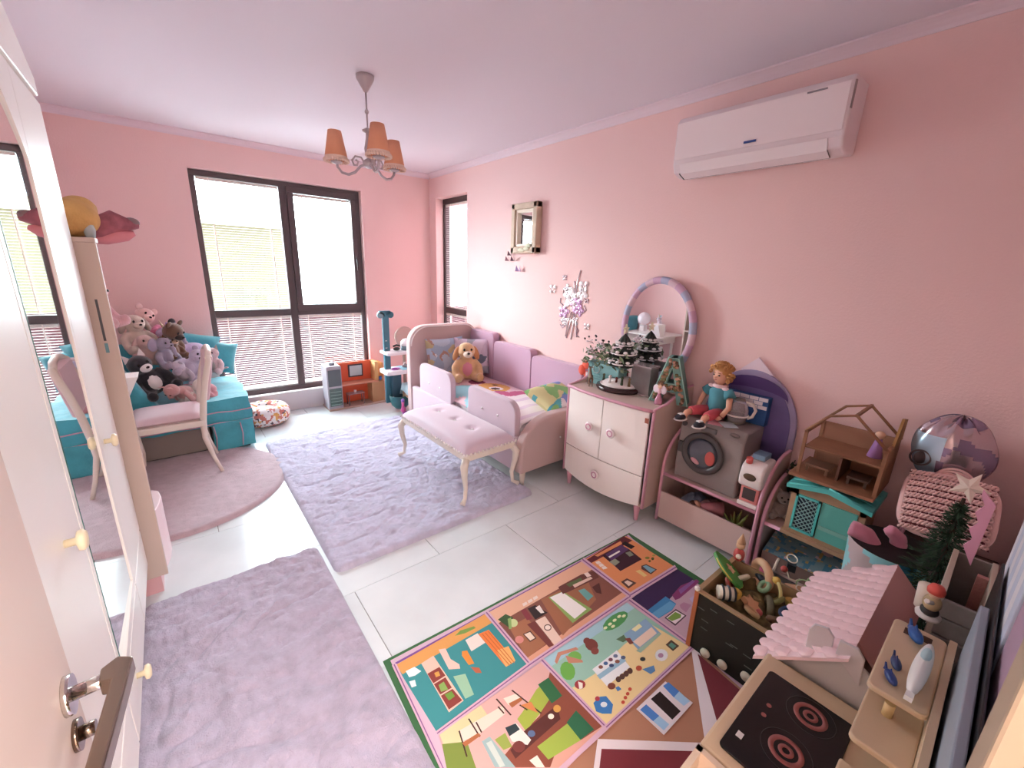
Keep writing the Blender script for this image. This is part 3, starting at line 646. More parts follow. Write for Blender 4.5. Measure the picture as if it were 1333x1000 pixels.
# blanket with a printed picture
bl = MB()
def gb(a, b):
    x = -.765+.655*a; y = -2.76+1.56*b
    z = .468+.012*nz(x*6, y*4, 1)+.02*math.sin(PI*min(1, max(0, a)))
    if a < .06: z -= (.06-a)/.06*.055
    return (x, y, z)
bl.grid(gb, 60, 110)
def bprint(c):
    x, y = c.x, c.y
    e = lambda cx, cy, rx, ry: ((x-cx)/rx)**2+((y-cy)/ry)**2 < 1
    if e(-.36, -1.93, .05, .04) or e(-.27, -1.80, .03, .03): return 6
    if e(-.345, -1.92, .075, .06): return 1
    if e(-.33, -1.86, .17, .16): return 2
    if e(-.36, -1.62, .09, .08): return 5
    if e(-.26, -2.14, .16, .07) or e(-.40, -2.06, .09, .06): return 3
    if e(-.30, -2.17, .05, .03): return 1
    if e(-.58, -1.84, .16, .22) or e(-.66, -2.05, .1, .1): return 4
    if y < -2.1+.05*math.sin(x*14): return 1 if (int(y*17) % 3) else 7
    return 0
print_faces(bl, bprint, 0)
tag(put('blanket', bl, [M('#e6c3cc', .85), M('#f1e6ea', .85), M('#dba35f', .85), M('#c05f86', .85), M('#9cd2dd', .85), M('#8f3f60', .85), M('#4a2f2c', .8), M('#e3cfe0', .85)], None, True, solid=.012), 'pink blanket with a tan and blue animal print on the bed', 'blanket')
def pillow(label, c, wx, wy, t, R, cols, fn, group=None, name='pillow', n=26):
    mb = MB(); mb.cushion((0, 0, 0), wx, wy, t, mi=0, n=44); print_faces(mb, fn, 0)
    M4 = Matrix.Translation(c) @ R; mb.v = [M4 @ p for p in mb.v]
    return tag(put(name, mb, [M(k, .85) for k in cols]), label, 'pillow', group)
def blob(seed, sc, k, th=.08):
    return lambda c: next((i+1 for i in range(k) if nz(c.x*sc, c.y*sc, seed+i*7.3) > th+.06*i), 0)
pillow('blue pillow with an orange and yellow print against the headboard', (-.46, -1.17, .69), .46, .40, .14, rot(1.36, 0, 0), ['#9fb2cc', '#b3c3d6', '#b08a80', '#c3b48c', '#dfe3ea'], blob(2., 9, 4, .12))
pillow('pale pillow with a grey and navy print in the bed corner', (-.235, -1.32, .70), .40, .38, .13, rot(1.36, 0, -.70), ['#d6c8da', '#cbbcd0', '#a8acba', '#6a7488', '#e8e2ea'], blob(11., 9, 4, .2))
pillow('rainbow pillow with green, blue and pink swirls at the bed foot', (-.22, -2.63, .575), .52, .34, .13, rot(.35, 0, .1), ['#5cb0bc', '#8cc47c', '#d6d09a', '#8496cc', '#e8e4ea'], blob(5., 7, 4, .05))
p = at(608, 484, 'z', .49)
plush('plush_dog', 'tan and cream plush puppy with floppy ears sitting before the bed pillows', (-.40, -1.47, .487), .43, '#ddb487', 'dog', -.35, belly='#d98a9c', ear='#c98f62', muz='#f1e4d4')
t = thing('toy_flower', 'orange-red felt toy standing between the bed and the white cabinet', 'toy', (-.12, -2.86, .50))
fl2 = MB()
for i in range(5):
    a = 2*PI*i/5; fl2.ell((-.14+.01*i, -2.86+.05*math.cos(a), .84+.05*math.sin(a)), (.02, .035, .045), rot(a, 0, 0), 10, 7)
put('petals', fl2, M('#e2604c', .8), t, True); put('stem', MB().tube([(-.13, -2.86, .83), (-.12, -2.86, .5)], .014, 8), M('#e8e0e4', .7), t, True)
put('base', MB().ell((-.12, -2.86, .60), (.05, .06, .10)), M('#3a3f5c', .8), t, True)

# ============================================================ bench
bn = thing('bench', 'cream bench with tufted pink velvet seat and curved legs', 'bench', (-1.075, -2.36, .03), .02)
put('frame', MB().prism(rrect(-.225, .225, -.485, .485, .03), 'z', .315, .36), CH, bn, bev=.006)
def bt(a, b):
    u = 2*a-1; v = 2*b-1; h = (max(0, 1-abs(u)**5)*max(0, 1-abs(v)**7))**.5
    d = 0
    for tv in (-.5, 0, .5): d += .022*math.exp(-((u*.22)**2+((v-tv)*.48)**2)/.0012)
    return (u*.225, v*.485, .362+.08*h-d)
sb = put('seat', MB().grid(bt, 30, 60), M('#d8c4d2', .6, sheen=.6, bump=.08, bs=140), bn, label='tufted pink velvet seat')
for tv in (-.5, 0, .5): put('button', MB().ell((0, tv*.485, .424), (.011, .011, .008), nu=10, nv=6), CRY, sb)
tr = MB()
for i in range(30):
    for sx in (-1, 1): tr.ell((sx*.228, -.475+.95*i/29, .365), (.006, .011, .011), nu=7, nv=5)
for i in range(14):
    for sy in (-1, 1): tr.ell((-.215+.43*i/13, sy*.488, .365), (.011, .006, .011), nu=7, nv=5)
put('trim', tr, M('#f3ece8', .2), bn, label='beaded crystal trim', kind='stuff')
for sx in (-1, 1):
    for sy in (-1, 1):
        pp_, rr_ = cabriole(sx*.205, sy*.46, sx*.045, sy*.03, .325, .022); put('leg', MB().tube(pp_, rr_, 12), CH, bn)

# ============================================================ white and pink cabinet
PK = M('#dba3b6', .45); WC = M('#f6efea', .4); BE = M('#d6bdb2', .5)
cb = thing('cabinet', 'white cabinet with pink edging, two doors and one drawer by the bed', 'cabinet', (-.26, -3.33, 0))
side_prof = [(-.46, .12), (-.03, .12), (-.03, .90), (-.12, .895), (-.22, .86), (-.32, .82), (-.46, .805)]
for y in (-2.97, -3.685):
    sp = put('side_panel', MB().prism(side_prof, 'y', y-.018, y), BE, cb, True)
    put('edging', MB().tube([(a, y-.009, b) for a, b in side_prof[2:]+[(-.46, .12)]], .0105, 6), PK, sp, True, label='pink edging')
put('top', MB().prism([(-.03, -3.69), (-.03, -2.97), (-.46, -2.97), (-.485, -3.1), (-.495, -3.33), (-.485, -3.56), (-.46, -3.69)], 'z', .785, .802), BE, cb, True)
front = [(-.462, -3.695), (-.462, -2.965), (-.487, -3.1), (-.498, -3.33), (-.487, -3.56)]
put('edging', MB().tube([(-.46, -3.695, .794), (-.487, -3.56, .794), (-.498, -3.33, .794), (-.487, -3.1, .794), (-.46, -2.965, .794)], .0115, 8), PK, cb, True, label='pink edging of the top')
put('back_panel', B(-.035, -.02, -3.69, -2.98, .12, .80), BE, cb, True)
put('bottom', B(-.455, -.03, -3.68, -2.99, .12, .14), BE, cb, True)
def bowx(y): return -.462-.032*(1-((y+3.33)/.36)**2)
def bowed(name, ya, yb, z0, z1, zb=None):
    ys = [ya+(yb-ya)*i/8 for i in range(9)]; mb = MB(); lo = zb or (lambda y: z0)
    vs = [(bowx(y), y, lo(y)) for y in ys]+[(bowx(y), y, z1) for y in ys]+[(bowx(y)+.016, y, lo(y)) for y in ys]+[(bowx(y)+.016, y, z1) for y in ys]
    n = 9; fs = []
    for i in range(8): fs += [(i, i+1, n+i+1, n+i), (2*n+i, 3*n+i, 3*n+i+1, 2*n+i+1), (n+i, n+i+1, 3*n+i+1, 3*n+i), (i, 2*n+i, 2*n+i+1, i+1)]
    fs += [(0, n, 3*n, 2*n), (8, 2*n+8, 3*n+8, n+8)]
    mb.add(vs, fs); return put(name, mb, WC, cb, True)
d1 = bowed('door', -2.992, -3.325, .345, .78); d2 = bowed('door', -3.332, -3.665, .345, .78)
dw = bowed('drawer', -2.992, -3.665, .13, .338, zb=lambda y: .13-.035*(1-((y+3.33)/.34)**2))
def rknob(par, y, z):
    x = bowx(y)
    k = put('knob', MB().lathe([(.012, 0), (.012, -.014), (.032, -.018), (.035, -.026), (.028, -.033), (0, -.034)], (x, y, z), 20, ax='x'), M('#f3e6e6', .4), par, True)
    put('knob', MB().torus((x-.033, y, z), .020, .0042, 'x', 18, 6), M('#cf93ad', .5), par, True, label='pink ring on the knob')
rknob(d1, -3.24, .565); rknob(d2, -3.425, .575); rknob(dw, -3.33, .23)
p = at(842, 548, 'x', -.47)
put('sticker', MB().box(p.x-.004, p.x+.002, p.y-.012, p.y+.012, p.z-.016, p.z+.016), M('#a8604c', .5), d2, True)
for y in (-3.02, -3.64):
    for x in (-.43, -.08): put('leg', MB().lathe([(.0, 0), (.013, 0), (.017, .05), (.024, .10), (.020, .12)], (x, y, 0), 14), PK if x < -.2 else BE, cb, True)

# ---- on the cabinet
TZ = .803
def on(px, py, z=TZ): q = at(px, py, 'z', z); return (q.x, q.y, z)
# oval vanity mirror
my, mz = -3.39, 1.245
om = thing('oval_mirror', 'oval mirror with lilac and pink patterned frame on the cabinet', 'mirror', (-.08, my, TZ))
fm = MB(); n = 56
ring = [(-.06, my+.265*math.cos(2*PI*i/n), mz+.33*math.sin(2*PI*i/n)) for i in range(n)]
fm.tube(ring, .026, 8, closed=True)
for i in range(len(fm.f)): fm.m[i] = ((i//8)//2) % 3
put('frame', fm, [M('#c9a3be', .5), M('#a9aec9', .5), M('#d9bcc6', .5)], om, True)
put('glass', MB().prism([(my+.255*math.cos(2*PI*i/n), mz+.32*math.sin(2*PI*i/n)) for i in range(n)], 'x', -.066, -.056), M('#f4f6f6', .01, 1.), om, True)
put('base', MB().box(-.12, -.01, my-.14, my+.14, TZ, TZ+.02).box(-.075, -.045, my-.02, my+.02, TZ, .93), M('#d9bcc6', .5), om, True, bev=.005)
# plant in teal box
q = on(795, 490); bx_, by_ = -.235, -3.135
fp = thing('flower_box', 'teal wooden box filled with artificial leaves and white blossoms', 'plant', (bx_, by_, TZ))
tb = put('planter', MB().box(-.05, .05, -.14, .14, 0, .15).box(-.055, .055, -.145, .145, .145, .165), M('#7fb0b2', .6, var=.1), fp, bev=.003)
put('label', MB().torus((-.0515, .06, .115), .03, .003, 'x', 16, 5), M('#dfeceb', .6), tb)
ln_ = MB()
for i, y in enumerate((.0, -.02, .02)): ln_.box(-.0525, -.0505, y*.0+.02, .10-.01*i, .04+.018*i, .046+.018*i)
put('label', ln_, M('#5f9497', .6), tb)
lf = MB(); fw = MB(); brr = MB()
for i in range(230):
    a, b_, c_ = rnd.uniform(-.09, .09), rnd.uniform(-.19, .19), rnd.uniform(.14, .30)
    if (b_/.2)**2+((c_-.2)/.13)**2 > 1.1: continue
    R = rot(rnd.uniform(0, 6), rnd.uniform(-1, 1), rnd.uniform(0, 6)); s_ = rnd.uniform(.02, .034)
    pts = [(-s_, 0, 0), (-s_*.3, s_*.45, .004), (s_, 0, 0), (-s_*.3, -s_*.45, .004)]
    lf.add([Vector((a, b_, c_))+(R @ Vector(k)) for k in pts], [(0, 1, 2), (0, 2, 3)], i % 3)
for i in range(24):
    a, b_, c_ = rnd.uniform(-.09, .02), rnd.uniform(-.17, .17), rnd.uniform(.19, .32)
    for k in range(5):
        R = rot(0, rnd.uniform(-.5, .5), 2*PI*k/5); fw.ell(Vector((a, b_, c_))+(R @ Vector((.014, 0, 0))), (.019, .011, .005), R, 6, 4)
for i in range(26):
    y = rnd.uniform(-.18, .18); brr.ell((rnd.uniform(-.08, .05), y, .25+rnd.uniform(0, .10)), .008, nu=6, nv=4)
put('foliage', lf, [M('#7f8f6f', .7), M('#a3ad93', .7), M('#5d6f58', .7)], fp, kind='stuff')
put('blossoms', fw, M('#e9dbe0', .7), fp, kind='stuff'); put('berries', brr, M('#3a2c30', .4), fp, kind='stuff')
# musical christmas tree figure
q = on(806, 506); ct = thing('christmas_tree_figurine', 'dark snowy christmas tree figurine on an oval base', 'figurine', (q[0]+.01, q[1], TZ), .1, s=1.12)
put('base', MB().lathe([(0, 0), (.15, 0), (.155, .012), (.15, .026), (.135, .032), (0, .034)], (0, 0, 0), 36), M('#3a2426', .25), ct)
sn = MB().lathe([(.135, .03), (.12, .045), (.06, .075), (0, .085)], (0, 0, 0), 24); put('snow', sn, M('#ede7e6', .7, bump=.3, bs=60), ct)
put('trunk', MB().cyl((0, 0, .07), (0, 0, .2), .018, .012, 10), M('#4a3026', .8), ct)
def bough(r0, z0, z1):
    mb = MB(); n_ = 22
    prof = [(0.0, z1), (r0*.45, z1-(z1-z0)*.35), (r0, z0), (r0*.9, z0-.008), (0, z0+.01)]
    vs = []
    for r_, z_ in prof:
        for j in range(n_):
            a = 2*PI*j/n_; k = 1+.10*math.sin(a*7); vs.append((r_*k*math.cos(a), r_*k*math.sin(a), z_))
    return mb.add(vs, [(i*n_+j, (i+1)*n_+j, (i+1)*n_+(j+1) % n_, i*n_+(j+1) % n_) for i in range(4) for j in range(n_)], 0)
for r0, z0, z1 in ((.105, .165, .26), (.085, .225, .31), (.055, .28, .36)):
    t2 = put('bough', bough(r0, z0, z1), M('#232a26', .6), ct)
    e = MB()
    for j in range(9):
        a = 2*PI*j/9+z0*20; e.ell((r0*.86*math.cos(a), r0*.86*math.sin(a), z0+.022), (.014, .014, .009), nu=8, nv=5)
    e.torus((0, 0, z0+.008), r0*.93, .005, 'z', 24, 5); put('snow', e, M('#f2eeee', .7), t2)
put('star', MB().prism([(a, .385+b) for a, b in star(5, .032, .014)], 'y', -.006, .006), M('#e6d9b8', .35), ct)
for i in range(16):
    a = 2*PI*i/16+.2; r_ = rnd.uniform(.07, .125); h_ = rnd.uniform(.03, .05)
    put('small_figure', MB().cyl((r_*math.cos(a), r_*math.sin(a), .045), (r_*math.cos(a), r_*math.sin(a), .045+h_), .010, .006, 8).ell((r_*math.cos(a), r_*math.sin(a), .05+h_), .009, nu=8, nv=6), M(('#7c3b34', '#3f4a34', '#8a6a4c', '#e7dfda')[i % 4], .5), ct)
# deer
def deer(label, p, s, rz, col='#8a6a55'):
    t = thing('deer_figurine', label, 'figurine', p, rz, None, s=s); b = MB()
    b.ell((0, 0, .55), (.15, .34, .16)); b.tube([(0, -.25, .62), (0, -.38, .82), (0, -.42, .95)], [.12, .075, .07], 10); b.ell((0, -.5, .98), (.075, .14, .08), rot(.2))
    put('body', b, M(col, .6, var=.15), t, remesh=.03)
    for sx in (-.09, .09):
        for yy in (-.24, .25): put('leg', MB().tube([(sx, yy, .5), (sx, yy+.02, .25), (sx, yy, .01)], [.05, .03, .026], 8), M(col, .6), t)
        for k in (1,): put('antler', MB().tube([(sx*.5, -.42, 1.03), (sx*1.4, -.38, 1.16), (sx*1.2, -.42, 1.28)], [.018, .014, .006], 6), M('#4a362c', .6), t)
        put('ear', MB().ell((sx*1.2, -.42, 1.02), (.06, .02, .03), nu=8, nv=5), M(col, .6), t)
    return t
q = on(768, 502); deer('brown deer figurine standing left of the snowy christmas tree figurine', q, .125, 2.4)
q = on(790, 497); deer('tiny brown fawn figurine half hidden behind the christmas tree figurine', q, .075, 2.0, '#7a5f4e')
# lantern / glass box
q = (-.20, -3.43, TZ); gb_ = thing('glass_box', 'grey glass box in front of the oval mirror', 'box', q)
put('glass', MB().box(-.05, .05, -.075, .075, .012, .20), M('#8f8a8a', .12, .35, var=.2), gb_, bev=.004)
put('frame', MB().box(-.055, .055, -.08, .08, 0, .014).box(-.055, .055, -.08, .08, .196, .208), M('#cfc6c6', .2, .7), gb_, bev=.002)
# letter A box
q = (-.22, -3.66, TZ)
la = thing('letter_box', 'teal letter A box with flowers inside, standing on the cabinet', 'box', (-.215, -3.645, TZ+.004), .35)
TE = M('#6d9c93', .6); A_ = .29
def lett(d0, d1, mi=0):
    mb = MB(); oy = .0
    L1 = [(.14, 0), (.085, 0), (-.012+.04, .29), (.055, .29)]
    # outline of the letter drawn as three strokes, in the y-z plane
    mb.prism([(.115, 0), (.055, 0), (-.015, .30), (.035, .30)], 'x', d0, d1, mi); mb.prism([(-.115, 0), (-.055, 0), (.015, .30), (-.035, .30)], 'x', d0, d1, mi)
    mb.prism([(.08, .075), (-.08, .075), (-.065, .135), (.065, .135)], 'x', d0, d1, mi); return mb
put('letter', lett(-.05, .07), TE, la)
put('rim', MB().tube([(-.052, .12, 0), (-.052, .03, .30), (-.052, -.03, .30), (-.052, -.12, 0)], .0035, 6), M('#a9d8cc', .5), la)
put('rim', MB().tube([(-.052, .035, .13), (-.052, 0, .24), (-.052, -.035, .13)], .003, 6, closed=True), M('#a9d8cc', .5), la)
fl_ = MB()
for i in range(90):
    tpar = rnd.random(); sgn = rnd.choice((-1, 1))
    if rnd.random() < .25: yy, zz = rnd.uniform(-.06, .06), .107
    else: yy, zz = sgn*(.09-.08*tpar), .015+.27*tpar
    fl_.ell((-.054, yy+rnd.uniform(-.01, .01), zz+rnd.uniform(-.012, .012)), (.009, .012, .012), rot(rnd.random()*3, 0, 0), 6, 4, i % 4)
put('dried_flowers', fl_, [M('#a87f63', .8), M('#6e5542', .8), M('#c49a86', .8), M('#7d7a55', .8)], la, kind='stuff')
# pink vase
q = on(856, 527); vs_ = thing('fairy_figurine', 'small pink glass figurine at the front corner of the cabinet', 'figurine', (q[0]+.02, q[1]+.01, TZ))
put('skirt', MB().lathe([(.026, 0), (.022, .03), (.012, .06), (.009, .075)], (0, 0, 0), 16), M('#eaa9c4', .2, trans=.4), vs_)
put('torso', MB().ell((0, 0, .085), (.014, .012, .02)), M('#f0c8d2', .4), vs_); put('head', MB().ell((0, 0, .115), .014), M('#e9c3a8', .5), vs_)
put('wing', MB().ell((.0, .026, .098), (.004, .022, .028)).ell((.0, -.026, .098), (.004, .022, .028)), M('#e3d5de', .3), vs_)

# ============================================================ chandelier
cx, cy = -1.60, -2.22
CM = M('#b9aeb2', .35, .3); SH = M('#e8a582', .8)
ch2 = thing('chandelier', 'three-arm grey metal chandelier with orange fabric shades', 'lamp', (cx, cy, H))
put('canopy', MB().lathe([(.0, 2.60), (.012, 2.605), (.05, 2.67), (.052, H-.001), (0, H-.001)], (cx, cy, 0), 24), CM, ch2, True)
put('rod', MB().cyl((cx, cy, 2.61), (cx, cy, 2.41), .005, n=8).ell((cx, cy, 2.50), .013, nu=10, nv=8), CM, ch2, True)
put('column', MB().lathe([(0, 2.42), (.008, 2.415), (.034, 2.40), (.03, 2.392), (.012, 2.385), (.014, 2.36), (.026, 2.30), (.022, 2.26), (.012, 2.245), (.03, 2.235), (.042, 2.22), (.03, 2.20), (.01, 2.188), (0, 2.186)], (cx, cy, 0), 24), CM, ch2, True)
camd = math.atan2(-CR.y, -CR.x)
for k, a in enumerate((camd+.05, camd+2.15, camd-2.15)):
    dx, dy = math.cos(a), math.sin(a)
    f = lambda r, z: (cx+dx*r, cy+dy*r, z)
    pts = [(.03, 2.215), (.06, 2.245), (.09, 2.25), (.105, 2.225), (.09, 2.205), (.073, 2.22), (.085, 2.236)]
    arm = put('arm', MB().tube([f(.02, 2.215), f(.055, 2.20), f(.09, 2.165), (cx+dx*.13, cy+dy*.13, 2.15), f(.17, 2.16), f(.195, 2.19), f(.2, 2.215)], .008, 8), CM, ch2, True)
    put('scroll', MB().tube([f(.03, 2.22), f(.05, 2.25), f(.085, 2.255), f(.105, 2.232), f(.095, 2.205), f(.075, 2.205), f(.068, 2.225), f(.082, 2.235)], .006, 8), CM, arm, True)
    put('cup', MB().lathe([(.008, 2.205), (.032, 2.215), (.034, 2.222), (.012, 2.226), (.012, 2.25)], f(.2, 0), 18), CM, arm, True)
    put('bulb', MB().ell(f(.2, 2.27), (.02, .02, .03), nu=12, nv=8), M('#f6eee6', .3), arm, True)
    sh = put('shade', MB().lathe([(.068, 2.225), (.037, 2.39)], f(.2, 0), 28, cap=False), SH, ch2, True, solid=.003)
    lc = MB()
    for i in range(28):
        b2 = 2*PI*i/28; lc.ell((cx+dx*.2+.069*math.cos(b2), cy+dy*.2+.069*math.sin(b2), 2.226), (.009, .009, .011), nu=6, nv=5)
    lc.lathe([(.0695, 2.228), (.0605, 2.27)], f(.2, 0), 28, cap=False); put('lace', lc, M('#ecd0c0', .8), sh, True)

# ============================================================ air conditioner
AW = M('#eadfe2', .35)
ac = thing('air_conditioner', 'white wall-mounted air conditioner high on the right wall', 'air conditioner', (-.1, -3.87, 2.35))
pf = [(-.005, 2.20), (-.12, 2.185), (-.185, 2.205), (-.205, 2.25), (-.21, 2.47), (-.19, 2.50), (-.005, 2.505)]
ya, yb = -4.30, -3.45
put('body', MB().prism([(a, b) for a, b in pf], 'y', ya, yb), AW, ac, True, bev=.012, seg=3)
fpn = put('front_panel', MB().prism([(-.208, 2.275), (-.212, 2.275), (-.217, 2.468), (-.212, 2.472)], 'y', ya+.012, yb-.012), M('#efe4e6', .3), ac, True, bev=.002)
put('louver', MB().prism([(-.135, 2.182), (-.188, 2.203), (-.209, 2.248), (-.214, 2.248), (-.193, 2.198), (-.135, 2.177)], 'y', ya+.06, yb-.05), M('#efe6e8', .3), ac, True)
put('air_slot', MB().prism([(-.130, 2.1825), (-.186, 2.204), (-.190, 2.199), (-.130, 2.177)], 'y', ya+.06, yb-.04), M('#16161c', .5), ac, True, label='dark air slot')
put('badge', B(-.2215, -.2165, -3.92, -3.86, 2.292, 2.302), M('#2c4a94', .4), fpn, True, label='small blue maker badge'); put('badge', B(-.2215, -.2165, -4.20, -4.12, 2.455, 2.461), M('#8c8790', .4), fpn, True)
put('display', B(-.205, -.19, ya-.003, ya+.002, 2.36, 2.47), M('#9a8c8a', .4), ac, True)

# ============================================================ framed window-mirror on the wall with paper butterflies
pf_ = thing('picture_frame', 'carved cream frame with a small mirror on the right wall', 'picture frame', (-.03, -1.90, 1.75))
fy0, fy1, fz0, fz1 = -2.09, -1.73, 1.76, 2.20
FM = M('#cbb59e', .6, var=.2, bump=.3, bs=60)
o1 = MB().box(-.07, -.004, fy0, fy1, fz0, fz0+.06).box(-.07, -.004, fy0, fy1, fz1-.055, fz1).box(-.07, -.004, fy0, fy0+.055, fz0, fz1).box(-.07, -.004, fy1-.055, fy1, fz0, fz1)
put('frame', o1, FM, pf_, True, bev=.01, seg=3)
put('inner_frame', MB().box(-.055, -.01, fy0+.055, fy1-.055, fz0+.06, fz0+.085).box(-.055, -.01, fy0+.055, fy1-.055, fz1-.08, fz1-.055).box(-.055, -.01, fy0+.055, fy0+.08, fz0+.06, fz1-.06).box(-.055, -.01, fy1-.08, fy1-.055, fz0+.06, fz1-.06), M('#e9dccb', .5), pf_, True, bev=.004)
put('mirror', B(-.03, -.02, fy0+.08, fy1-.08, fz0+.085, fz1-.08), M('#f2f4f4', .02, 1.), pf_, True)
put('corner_ornament', MB().ell((-.075, -2.0, 1.83), (.012, .035, .02)).ell((-.075, -1.97, 1.80), (.012, .04, .018)).ell((-.075, -1.90, 1.79), (.012, .05, .018)), M('#dfe0c4', .6), pf_, True)
for i, (px, py, col, lb) in enumerate(((665, 330, '#8a6a76', 'dusky mauve paper butterfly under the left of the carved frame, uppermost'), (662, 337, '#9a7480', 'dusky mauve paper butterfly left of the two small ones under the frame'), (669, 337, '#84626e', 'dusky mauve paper butterfly right of the two small ones under the frame'), (676, 350, '#b79ac6', 'lilac paper butterfly lowest below the carved frame'))):
    q = at(px, py, 'x', -.012); s_ = .04 if i < 3 else .05
    pts = MB()
    for sg in (-1, 1):
        pts.add([(q.x, q.y, q.z-s_*.5), (q.x-.02, q.y+sg*s_*.8, q.z-s_*.5), (q.x-.02, q.y+sg*s_*.5, q.z+s_*.6), (q.x+.002, q.y, q.z-s_*.5), (q.x-.018, q.y+sg*s_*.8, q.z-s_*.5), (q.x-.018, q.y+sg*s_*.5, q.z+s_*.6)], [(0, 1, 2), (5, 4, 3), (0, 3, 4, 1), (1, 4, 5, 2), (2, 5, 3, 0)])
    tag(put('paper_butterfly', pts, M(col, .7)), lb, 'butterfly', 'paper butterflies below the frame')

# ============================================================ wall sticker: metallic flower bouquet with butterflies
def sp(px, py, x=-.004): return at(px, py, 'x', x)
ws = thing('wall_sticker', 'silver and lilac flower bouquet sticker with butterflies on the right wall', 'wall sticker', (-.002, -2.47, 1.3))
SIL = M('#e3dade', .25, .6); LI2 = M('#c9a0c4', .3, .4); WHS = M('#f6eef0', .3, .2); DK = M('#a08a9c', .35, .4)
Z2 = lambda x, y: (630+x/5., 250+y/5.)
def flat(name, pts, m, r=.0035, closed=False): return put(name, MB().tube([sp(*Z2(*k)) for k in pts], r, 6, closed=closed), m, ws, True)
def petalflower(x, y, s, m, n=5, ph=0):
    c_ = sp(*Z2(x, y)); mb = MB()
    for i in range(n):
        a = 2*PI*i/n+ph; mb.ell((c_.x, c_.y+s*.6*math.cos(a), c_.z+s*.6*math.sin(a)), (.003, s*.55, s*.36), rot(a, 0, 0), 12, 5)
    mb.torus((c_.x-.003, c_.y, c_.z), s*.32, .003, 'x', 12, 5); mb.torus((c_.x-.003, c_.y, c_.z), s*.7, .0022, 'x', 16, 5)
    return put('flower', mb, m, ws, True)
for x, y, s, m, ph in ((565, 690, .085, WHS, .3), (600, 730, .07, LI2, 0), (520, 780, .06, LI2, .5), (545, 640, .05, SIL, .2), (640, 660, .06, WHS, 1), (620, 770, .05, LI2, .7), (525, 840, .045, SIL, .1), (590, 840, .04, SIL, 0)):
    petalflower(x, y, s, m, 5, ph)
for pts in ([(575, 790), (560, 860), (535, 950)], [(585, 790), (580, 870), (565, 960)], [(595, 800), (600, 880), (600, 945)], [(600, 690), (605, 600), (630, 510)], [(590, 660), (590, 620), (590, 580)], [(570, 780), (545, 850), (530, 940)]):
    flat('stem', pts, SIL, .006)
for pts in ([(495, 860), (510, 885), (540, 860), (520, 830), (490, 835)], [(590, 870), (615, 900), (600, 930), (620, 945)], [(650, 740), (665, 770), (640, 790)], [(500, 690), (495, 720), (520, 740)], [(555, 620), (520, 625), (515, 660), (540, 670)]):
    flat('tendril', pts, DK, .0035)
for x, y, s, a in ((450, 635, .045, .2), (650, 620, .055, -.5), (528, 560, .028, 0), (670, 710, .022, .4), (670, 880, .035, .2)):
    c_ = sp(*Z2(x, y)); mb = MB()
    for sg in (-1, 1):
        for k, (rr1, up) in enumerate(((.75, .5), (.55, -.4))):
            mb.ell((c_.x-.003, c_.y+sg*s*.5, c_.z+s*up), (.003, s*rr1*.6, s*rr1*.55), rot(sg*.6+a, 0, 0), 12, 5, 0); mb.ell((c_.x-.005, c_.y+sg*s*.5, c_.z+s*up), (.003, s*rr1*.4, s*rr1*.35), rot(sg*.6+a, 0, 0), 10, 5, 1)
    mb.tube([(c_.x-.005, c_.y, c_.z-s*.6), (c_.x-.005, c_.y, c_.z+s*.6)], .003, 6, 1)
    put('butterfly', mb, [WHS, SIL] if s > .03 else [DK, SIL], ws, True)
# ============================================================ right wall: toy shelf units
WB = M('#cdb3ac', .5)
def shelf_unit(label, ya, yb, zs, zb, ztop, xf=-.35):
    t = thing('toy_shelf', label, 'shelf', (-.19, (ya+yb)/2, 0), group=None)
    prof = [(-.02, .03), (-.02, ztop)]+[(-.02-.05-(abs(xf)-.07)*math.sin(a), zs+.02+(ztop-zs-.02)*math.cos(a)) for a in [PI/2*i/9 for i in range(10)]]+[(xf, .03)]
    for y in (ya, yb):
        s_ = put('side_panel', MB().prism(prof, 'y', y-.016, y), WB, t, True)
        put('edging', MB().tube([(a, y-.008, b) for a, b in prof[1:]], .0105, 6), PK, s_, True, label='pink edging')
    lo, hi = min(ya, yb), max(ya, yb)-.016
    sh = put('shelf', B(xf+.01, -.02, lo, hi, zs-.018, zs), WB, t, True); put('edging', MB().cyl((xf+.008, lo, zs-.009), (xf+.008, hi, zs-.009), .0105, n=8), PK, sh, True, label='pink edging')
    put('bottom', B(xf+.02, -.02, lo, hi, .06, .075), WB, t, True)
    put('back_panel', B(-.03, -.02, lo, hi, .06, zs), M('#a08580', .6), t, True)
    if zb: put('front_panel', B(xf-.004, xf+.012, lo+.002, hi-.002, .055, zb), WB, t, True, bev=.002)
    return t
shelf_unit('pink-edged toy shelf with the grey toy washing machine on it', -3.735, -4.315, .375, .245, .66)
shelf_unit('lower pink-edged toy shelf carrying the wooden barn playhouse', -4.345, -4.86, .335, None, .56, -.34)
